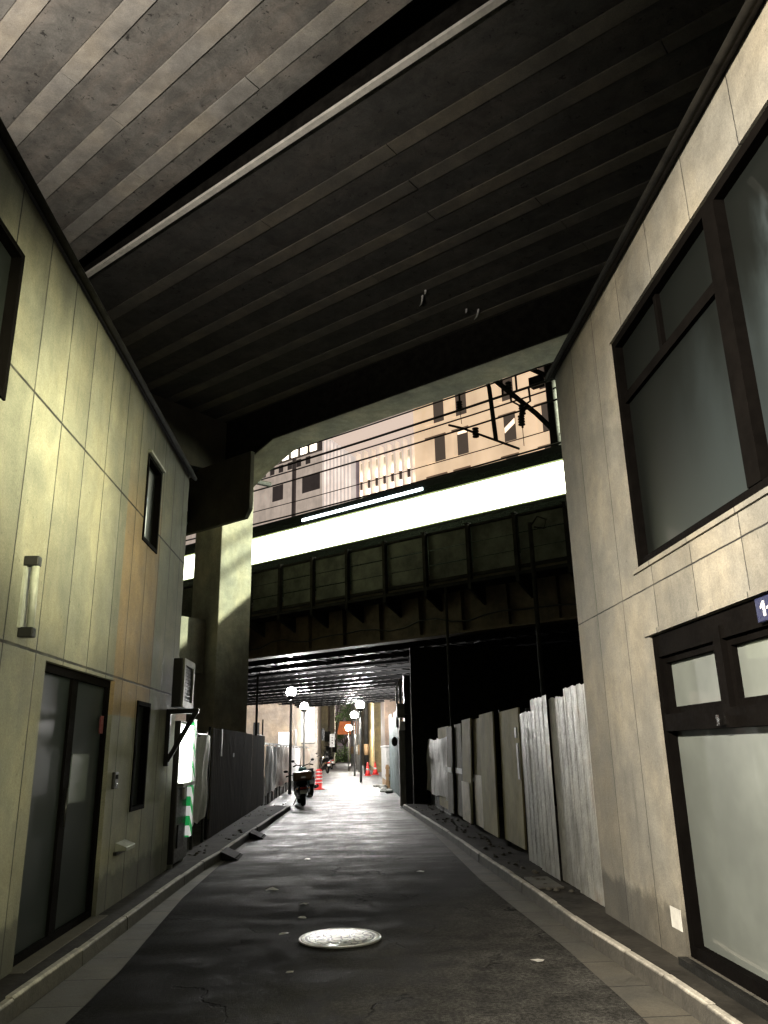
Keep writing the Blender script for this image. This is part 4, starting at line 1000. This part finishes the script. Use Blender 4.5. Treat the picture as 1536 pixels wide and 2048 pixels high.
for (x, y, h, r, lb) in ((1.36, 54, 8, .16, 'thick dark utility pole beside the red cones'), (.98, 58, 7, .12, 'pale utility pole left of the thick dark one'), (.93, 70, 7, .11, 'slim utility pole third from the yellow building'), (.62, 82, 7, .14, 'farthest utility pole at the end of the lane')):
    t = thing('utility_pole', lb, 'utility pole', (x, y, 0), 'poles along the right of the lane')
    m = MB(); m.tube([(x, y, 0), (x, y, h)], [r, r * .8], 10); m.build('shaft', M['cpole'] if y != 54 else M['steel_dark'], t)
    m = MB(); m.lathe([(r + .01, 1.2), (r + .01, 1.9)], (x, y, 0), 'z', 10); m.build('band', M['white_plastic'] if y == 70 else M['wood'], t)
    m = MB(); m.box(x - .7, x + .7, y - .05, y + .05, h - .6, h - .5); m.build('crossarm', M['steel_dark'], t)
# lit white sign
t = thing('lit_sign', 'blank glowing white signboard above the left fence', 'sign', (-3.2, 44.5, 0))
M['sign_glow'] = emis('sign_glow', (1, .98, .94), 2.2)
m = MB(); m.box(-3.72, -3.0, 44.4, 44.5, 1.72, 2.55); m.build('face', M['sign_glow'], t)
m = MB(); m.tube([(-3.36, 44.55, 0), (-3.36, 44.55, 2.4)], .05, 6); m.build('post', M['steel_dark'], t)
t = thing('shop_sign', 'narrow vertical white shop sign projecting on the left far down the lane', 'sign', (-1.25, 74, 2.6))
m = MB(); m.box(-1.5, -1.05, 74, 74.12, 1.85, 3.0); m.build('face', M['white_band'], t)
m = MB(); m.ball((-1.27, 73.97, 2.66), .05, .02, .06, 6, 4); m.ball((-1.27, 73.97, 2.45), .05, .02, .06, 6, 4); m.ball((-1.27, 73.97, 2.2), .05, .02, .06, 6, 4); m.build('lettering', M['steel_dark'], t)
m = MB(); m.box(-2.0, -1.5, 74.03, 74.09, 2.9, 2.96); m.box(-2.0, -1.5, 74.03, 74.09, 1.9, 1.96); m.build('arm', M['steel_dark'], t)
M['orange'] = facade_mat('orange_canvas', (.75, .22, .08), .5)
t = thing('shop_awning', 'orange awning across the far end of the lane', 'awning', (-.3, 96, 4))
m = MB(); m.add([(-1.0, 95, 3.6), (1.5, 95, 3.6), (1.5, 97, 4.9), (-.75, 97, 4.9), (-1.0, 95, 3.35), (1.5, 95, 3.35)], [(0, 1, 2, 3), (0, 4, 5, 1)]); m.build('canvas', M['orange'], t)
m = MB(); m.tube([(1.5, 95, 3.4), (1.5, 97.2, 3.4)], .04); m.tube([(-1.0, 95, 3.4), (-1.0, 97.2, 3.4)], .04); m.tube([(1.5, 95.05, 0), (1.5, 95.05, 3.4)], .05); m.build('frame', M['steel_dark'], t)
for (x, y, z, w_, h_, lb) in ((-1.78, 77.8, 2.4, .5, .9, 'small lit white signboard on the olive shop house'), (-1.70, 77.9, .9, .4, 1.0, 'low white signboard at the foot of the olive shop house'), (-1.30, 89.8, 1.4, .4, 1.3, 'white signboard on the narrow pale shop house')):
    m = MB(); m.box(x - w_ / 2, x + w_ / 2, y - .12, y - .05, z, z + h_); o = tag(m.build('signboard', M['white_band']), lb, 'sign', 'far signboards on the left'); m = MB(); rect_frame(m, x - w_ / 2 - .03, x + w_ / 2 + .03, y - .14, y - .04, z - .03, z + h_ + .03, .029); m.build('frame', M['steel_dark'], o)
# far buildings
def far_building(name, label, x0, x1, y0, y1, h, col, wins, emit=0, wmat=None, rough=.8):
    t = thing(name, label, 'building', ((x0 + x1) / 2, (y0 + y1) / 2, 0))
    mt = concrete('render_' + label.split()[0] + str(int(y0)), col)
    MB().box(x0, x1, y0, y1, -.02, h).build('wall', mt, t)
    MB().box(x0 - .1, x1 + .1, y0 - .1, y1 + .1, h, h + .2).build('roof', M['steel_dark'], t)
    for (face, a, b, c, d) in wins:
        m = MB()
        if face == 'f': m.box(a, b, y0 - .04, y0 - .002, c, d)
        elif face == 'r': m.box(x1 + .002, x1 + .04, a, b, c, d)
        else: m.box(x0 - .04, x0 - .002, a, b, c, d)
        w = m.build('window', wmat or M['glassdark'], t)
        k = MB()
        if face == 'f': k.box(a - .05, b + .05, y0 - .08, y0 - .042, c - .1, c)
        elif face == 'r': k.box(x1 + .042, x1 + .08, a - .05, b + .05, c - .1, c)
        else: k.box(x0 - .08, x0 - .042, a - .05, b + .05, c - .1, c)
        k.build('sill', M['pole'], w)
    return t
M['warmwin'] = emis('warm_window', (1, .93, .85), 1.6)
far_building('low_building', 'pale beige rendered building behind the left fence', -12, -3.5, 53, 63, 9, (.46, .38, .31), [('f', -6.1, -5.7, 1.9, 3.4), ('r', 55, 57, 1.5, 3), ('f', -9.5, -8, 2, 3.4)])
far_building('white_building', 'white building with glowing balcony windows left of the lane', -7, -2.35, 66, 76, 9.5, (.6, .55, .52), [('f', -4.9, -4.35, 2.5, 5.6), ('f', -4.2, -3.5, 2.2, 5.4), ('f', -3.35, -2.6, 2.2, 5.2)], wmat=M['warmwin'])
far_building('shop_house', 'olive shop house with small signs far down on the left', -6, -1.75, 78, 88, 8, (.22, .19, .12), [('r', 79, 81, 1.2, 2.2), ('f', -2.6, -2.1, 2.6, 3.6), ('r', 83, 86, 2.9, 4)])
far_building('shop_house', 'narrow pale shop house at the far left end of the lane', -6, -1.35, 90, 100, 7.5, (.36, .34, .26), [('r', 91, 93, 1.0, 2.2), ('r', 95, 98, 2.9, 4)])
far_building('yellow_building', 'yellow lit building with tall panels on the right beyond the cones', 2.05, 4.5, 58, 84, 9, (.52, .42, .22), [('l', 59.5, 62, .3, 3.1), ('l', 63, 66, .3, 3.1), ('l', 68, 72, .3, 3.1)], wmat=simple('yellow_door', (.55, .40, .18), .5))
far_building('brown_building', 'dark brown building side behind the blue grey fence', 2.5, 4.8, 51, 57.5, 9, (.15, .11, .085), [('f', 3.2, 4.0, 2.3, 3.2)])
far_building('shop_house', 'low house beyond the yellow building on the right', 1.6, 8, 86, 100, 6, (.30, .26, .2), [('l', 88, 90, 1, 2.2), ('l', 93, 96, 1, 2.4)])
# trees and hedge at the end
def tree(x, y, h, cr, label, seed, n=1500):
    rnd = random.Random(seed)
    t = thing('tree', label, 'tree', (x, y, 0), 'trees at the end of the lane')
    k = MB(); k.tube([(x, y, 0), (x + .1, y, h * .3), (x, y + .1, h * .6)], [.22, .16, .08], 8)
    cl = []
    for i in range(16):
        a = rnd.uniform(0, 6.28); e = rnd.uniform(-.3, 1); rr = cr * rnd.uniform(.35, .95)
        c = Vector((x + rr * math.cos(a), y + rr * math.sin(a), h * .62 + e * h * .34)); cl.append(c)
        k.tube([(x, y, h * .35), (x + (c.x - x) * .5, y + (c.y - y) * .5, h * .45 + (c.z - h * .45) * .5), tuple(c)], [.07, .04, .015], 5)
    k.build('trunk', M['bark'], t)
    m = MB()
    for i in range(n):
        c = rnd.choice(cl); p = c + Vector((rnd.gauss(0, .33), rnd.gauss(0, .33), rnd.gauss(0, .28))) * cr * .55
        d1 = Vector((rnd.uniform(-1, 1), rnd.uniform(-1, 1), rnd.uniform(-.6, .6))).normalized() * .13; d2 = d1.cross(Vector((rnd.uniform(-1, 1), rnd.uniform(-1, 1), 1))).normalized() * .08
        m.quad(p - d1, p + d2, p + d1, p - d2)
    m.build('crown', M['leaf'], t)
tree(-.2, 112, 5.8, 2.7, 'dense dark green tree filling the end of the lane', 2, 3500)
tree(-1.4, 106, 9.5, 2.3, 'brighter green tree left of the dark tree at the end', 5, 2200)
tree(1.6, 116, 9.5, 2.8, 'green tree half hidden by poles at the end of the lane', 8, 2000)
m = MB(); rnd = random.Random(12)
for i in range(5200):
    p = Vector((rnd.uniform(-3, 3), rnd.uniform(103, 104.4), abs(rnd.gauss(0, .95)) + .15)); p.z = min(p.z, 2.3 + .3 * math.sin(p.x * 2.3))
    d1 = Vector((rnd.uniform(-1, 1), rnd.uniform(-1, 1), rnd.uniform(-.6, .6))).normalized() * .11; d2 = d1.cross(Vector((0.3, .2, 1))).normalized() * .07
    m.quad(p - d1, p + d2, p + d1, p - d2)
tag(m.build('hedge', M['leaf']), 'green hedge closing the end of the lane', 'hedge')

# ------------------------------------------------------------------ camera
cam = bpy.data.cameras.new('camera'); co = bpy.data.objects.new('camera', cam); C.objects.link(co)
cam.sensor_fit = 'HORIZONTAL'; cam.sensor_width = 36; cam.lens = 36 * 1538 / 1536; cam.clip_end = 2000; cam.clip_start = .05
r_, u_, b_ = Vector((.9986, -.0470, -.0199)), Vector((.0052, -.2960, .9552)), Vector((-.0508, -.9540, -.2955))
r_.normalize(); b_ = (b_ - r_ * b_.dot(r_)).normalized(); u_ = b_.cross(r_)
co.matrix_world = Matrix(((r_.x, u_.x, b_.x, 0), (r_.y, u_.y, b_.y, 0), (r_.z, u_.z, b_.z, 1.5), (0, 0, 0, 1)))
sc.camera = co

# ------------------------------------------------------------------ light
def point(name, loc, power, col, r=.12):
    l = bpy.data.lights.new(name, 'POINT'); l.energy = power; l.color = col; l.shadow_soft_size = r
    o = bpy.data.objects.new(name, l); C.objects.link(o); o.location = loc; return o
def aim(o, tgt): o.rotation_euler = (Vector(tgt) - Vector(o.location)).to_track_quat('-Z', 'Y').to_euler()
sp = bpy.data.lights.new('lane_lamp_light', 'SPOT'); sp.energy = 10500; sp.color = (1.0, .90, .74); sp.shadow_soft_size = .10; sp.spot_size = R_(76); sp.spot_blend = 1
so = bpy.data.objects.new('lane_lamp_light', sp); C.objects.link(so); so.location = (-3.22, .1, 4.5); aim(so, (2.24, 2.5, 2.4))
sp = bpy.data.lights.new('ceiling_fill_light', 'SPOT'); sp.energy = 1700; sp.color = (1.0, .91, .82); sp.shadow_soft_size = .15; sp.spot_size = R_(98); sp.spot_blend = 1  # unseen fill added above the left roof to brighten the near deck
so = bpy.data.objects.new('ceiling_fill_light', sp); C.objects.link(so); so.location = (-4.6, 3.4, 6.3); aim(so, (-3.2, 5.8, 9.6))
for nm, z, e, tz, sy, spd in (('upper_reflected_light', 3.75, 132, 3.8, .3, 34), ('lower_reflected_light', 1.3, 22, 1.5, .3, 40)):  # added area lights standing in for lamplight reflected off the right windows
    a = bpy.data.lights.new(nm, 'AREA'); a.shape = 'RECTANGLE'; a.size = 2.6; a.size_y = sy; a.energy = e; a.color = (1.0, .96, .62); a.spread = R_(spd)
    ao = bpy.data.objects.new(nm, a); C.objects.link(ao); ao.location = (2.1, 2.2, z); aim(ao, (-2.27, 6.7, tz))

sp = bpy.data.lights.new('yard_floodlight', 'SPOT'); sp.energy = 52000; sp.color = (.93, 1.0, .72); sp.shadow_soft_size = .12; sp.spot_size = R_(17); sp.spot_blend = .5
so = bpy.data.objects.new('yard_floodlight', sp); C.objects.link(so); so.location = W((4.0, 26.0, 15.9)); aim(so, W((14.3, 12.4, 5.6)))

# ------------------------------------------------------------------ night sky with a pinkish city glow beyond the tracks
w = bpy.data.worlds.new('World'); sc.world = w; w.use_nodes = True; nt = w.node_tree; nt.nodes.clear()
out = nt.nodes.new('ShaderNodeOutputWorld'); bg = nt.nodes.new('ShaderNodeBackground'); bg2 = nt.nodes.new('ShaderNodeBackground'); add = nt.nodes.new('ShaderNodeAddShader')
sky = nt.nodes.new('ShaderNodeTexSky'); sky.sky_type = 'NISHITA'; sky.sun_disc = False; sky.sun_elevation = R_(-3); sky.sun_rotation = R_(200)
nt.links.new(sky.outputs[0], bg.inputs[0]); bg.inputs[1].default_value = .01
tc = nt.nodes.new('ShaderNodeTexCoord'); dt = nt.nodes.new('ShaderNodeVectorMath'); dt.operation = 'DOT_PRODUCT'
nt.links.new(tc.outputs['Generated'], dt.inputs[0]); dt.inputs[1].default_value = Vector((-.02, .93, .36)).normalized()
mr = nt.nodes.new('ShaderNodeMapRange'); mr.interpolation_type = 'SMOOTHSTEP'; nt.links.new(dt.outputs['Value'], mr.inputs[0])
mr.inputs[1].default_value = .80; mr.inputs[2].default_value = .97; mr.inputs[3].default_value = .004; mr.inputs[4].default_value = .80
bg2.inputs[0].default_value = (.95, .74, .61, 1); nt.links.new(mr.outputs[0], bg2.inputs[1])
nt.links.new(bg.outputs[0], add.inputs[0]); nt.links.new(bg2.outputs[0], add.inputs[1]); nt.links.new(add.outputs[0], out.inputs[0])

sc.view_settings.view_transform = 'Standard'; sc.view_settings.look = 'None'; sc.view_settings.exposure = 0
sc.render.engine = 'CYCLES'; cy = sc.cycles
cy.use_denoising = True; cy.max_bounces = 6; cy.diffuse_bounces = 1; cy.glossy_bounces = 3; cy.transmission_bounces = 2
cy.sample_clamp_indirect = 4; cy.sample_clamp_direct = 0; cy.caustics_reflective = False; cy.caustics_refractive = False
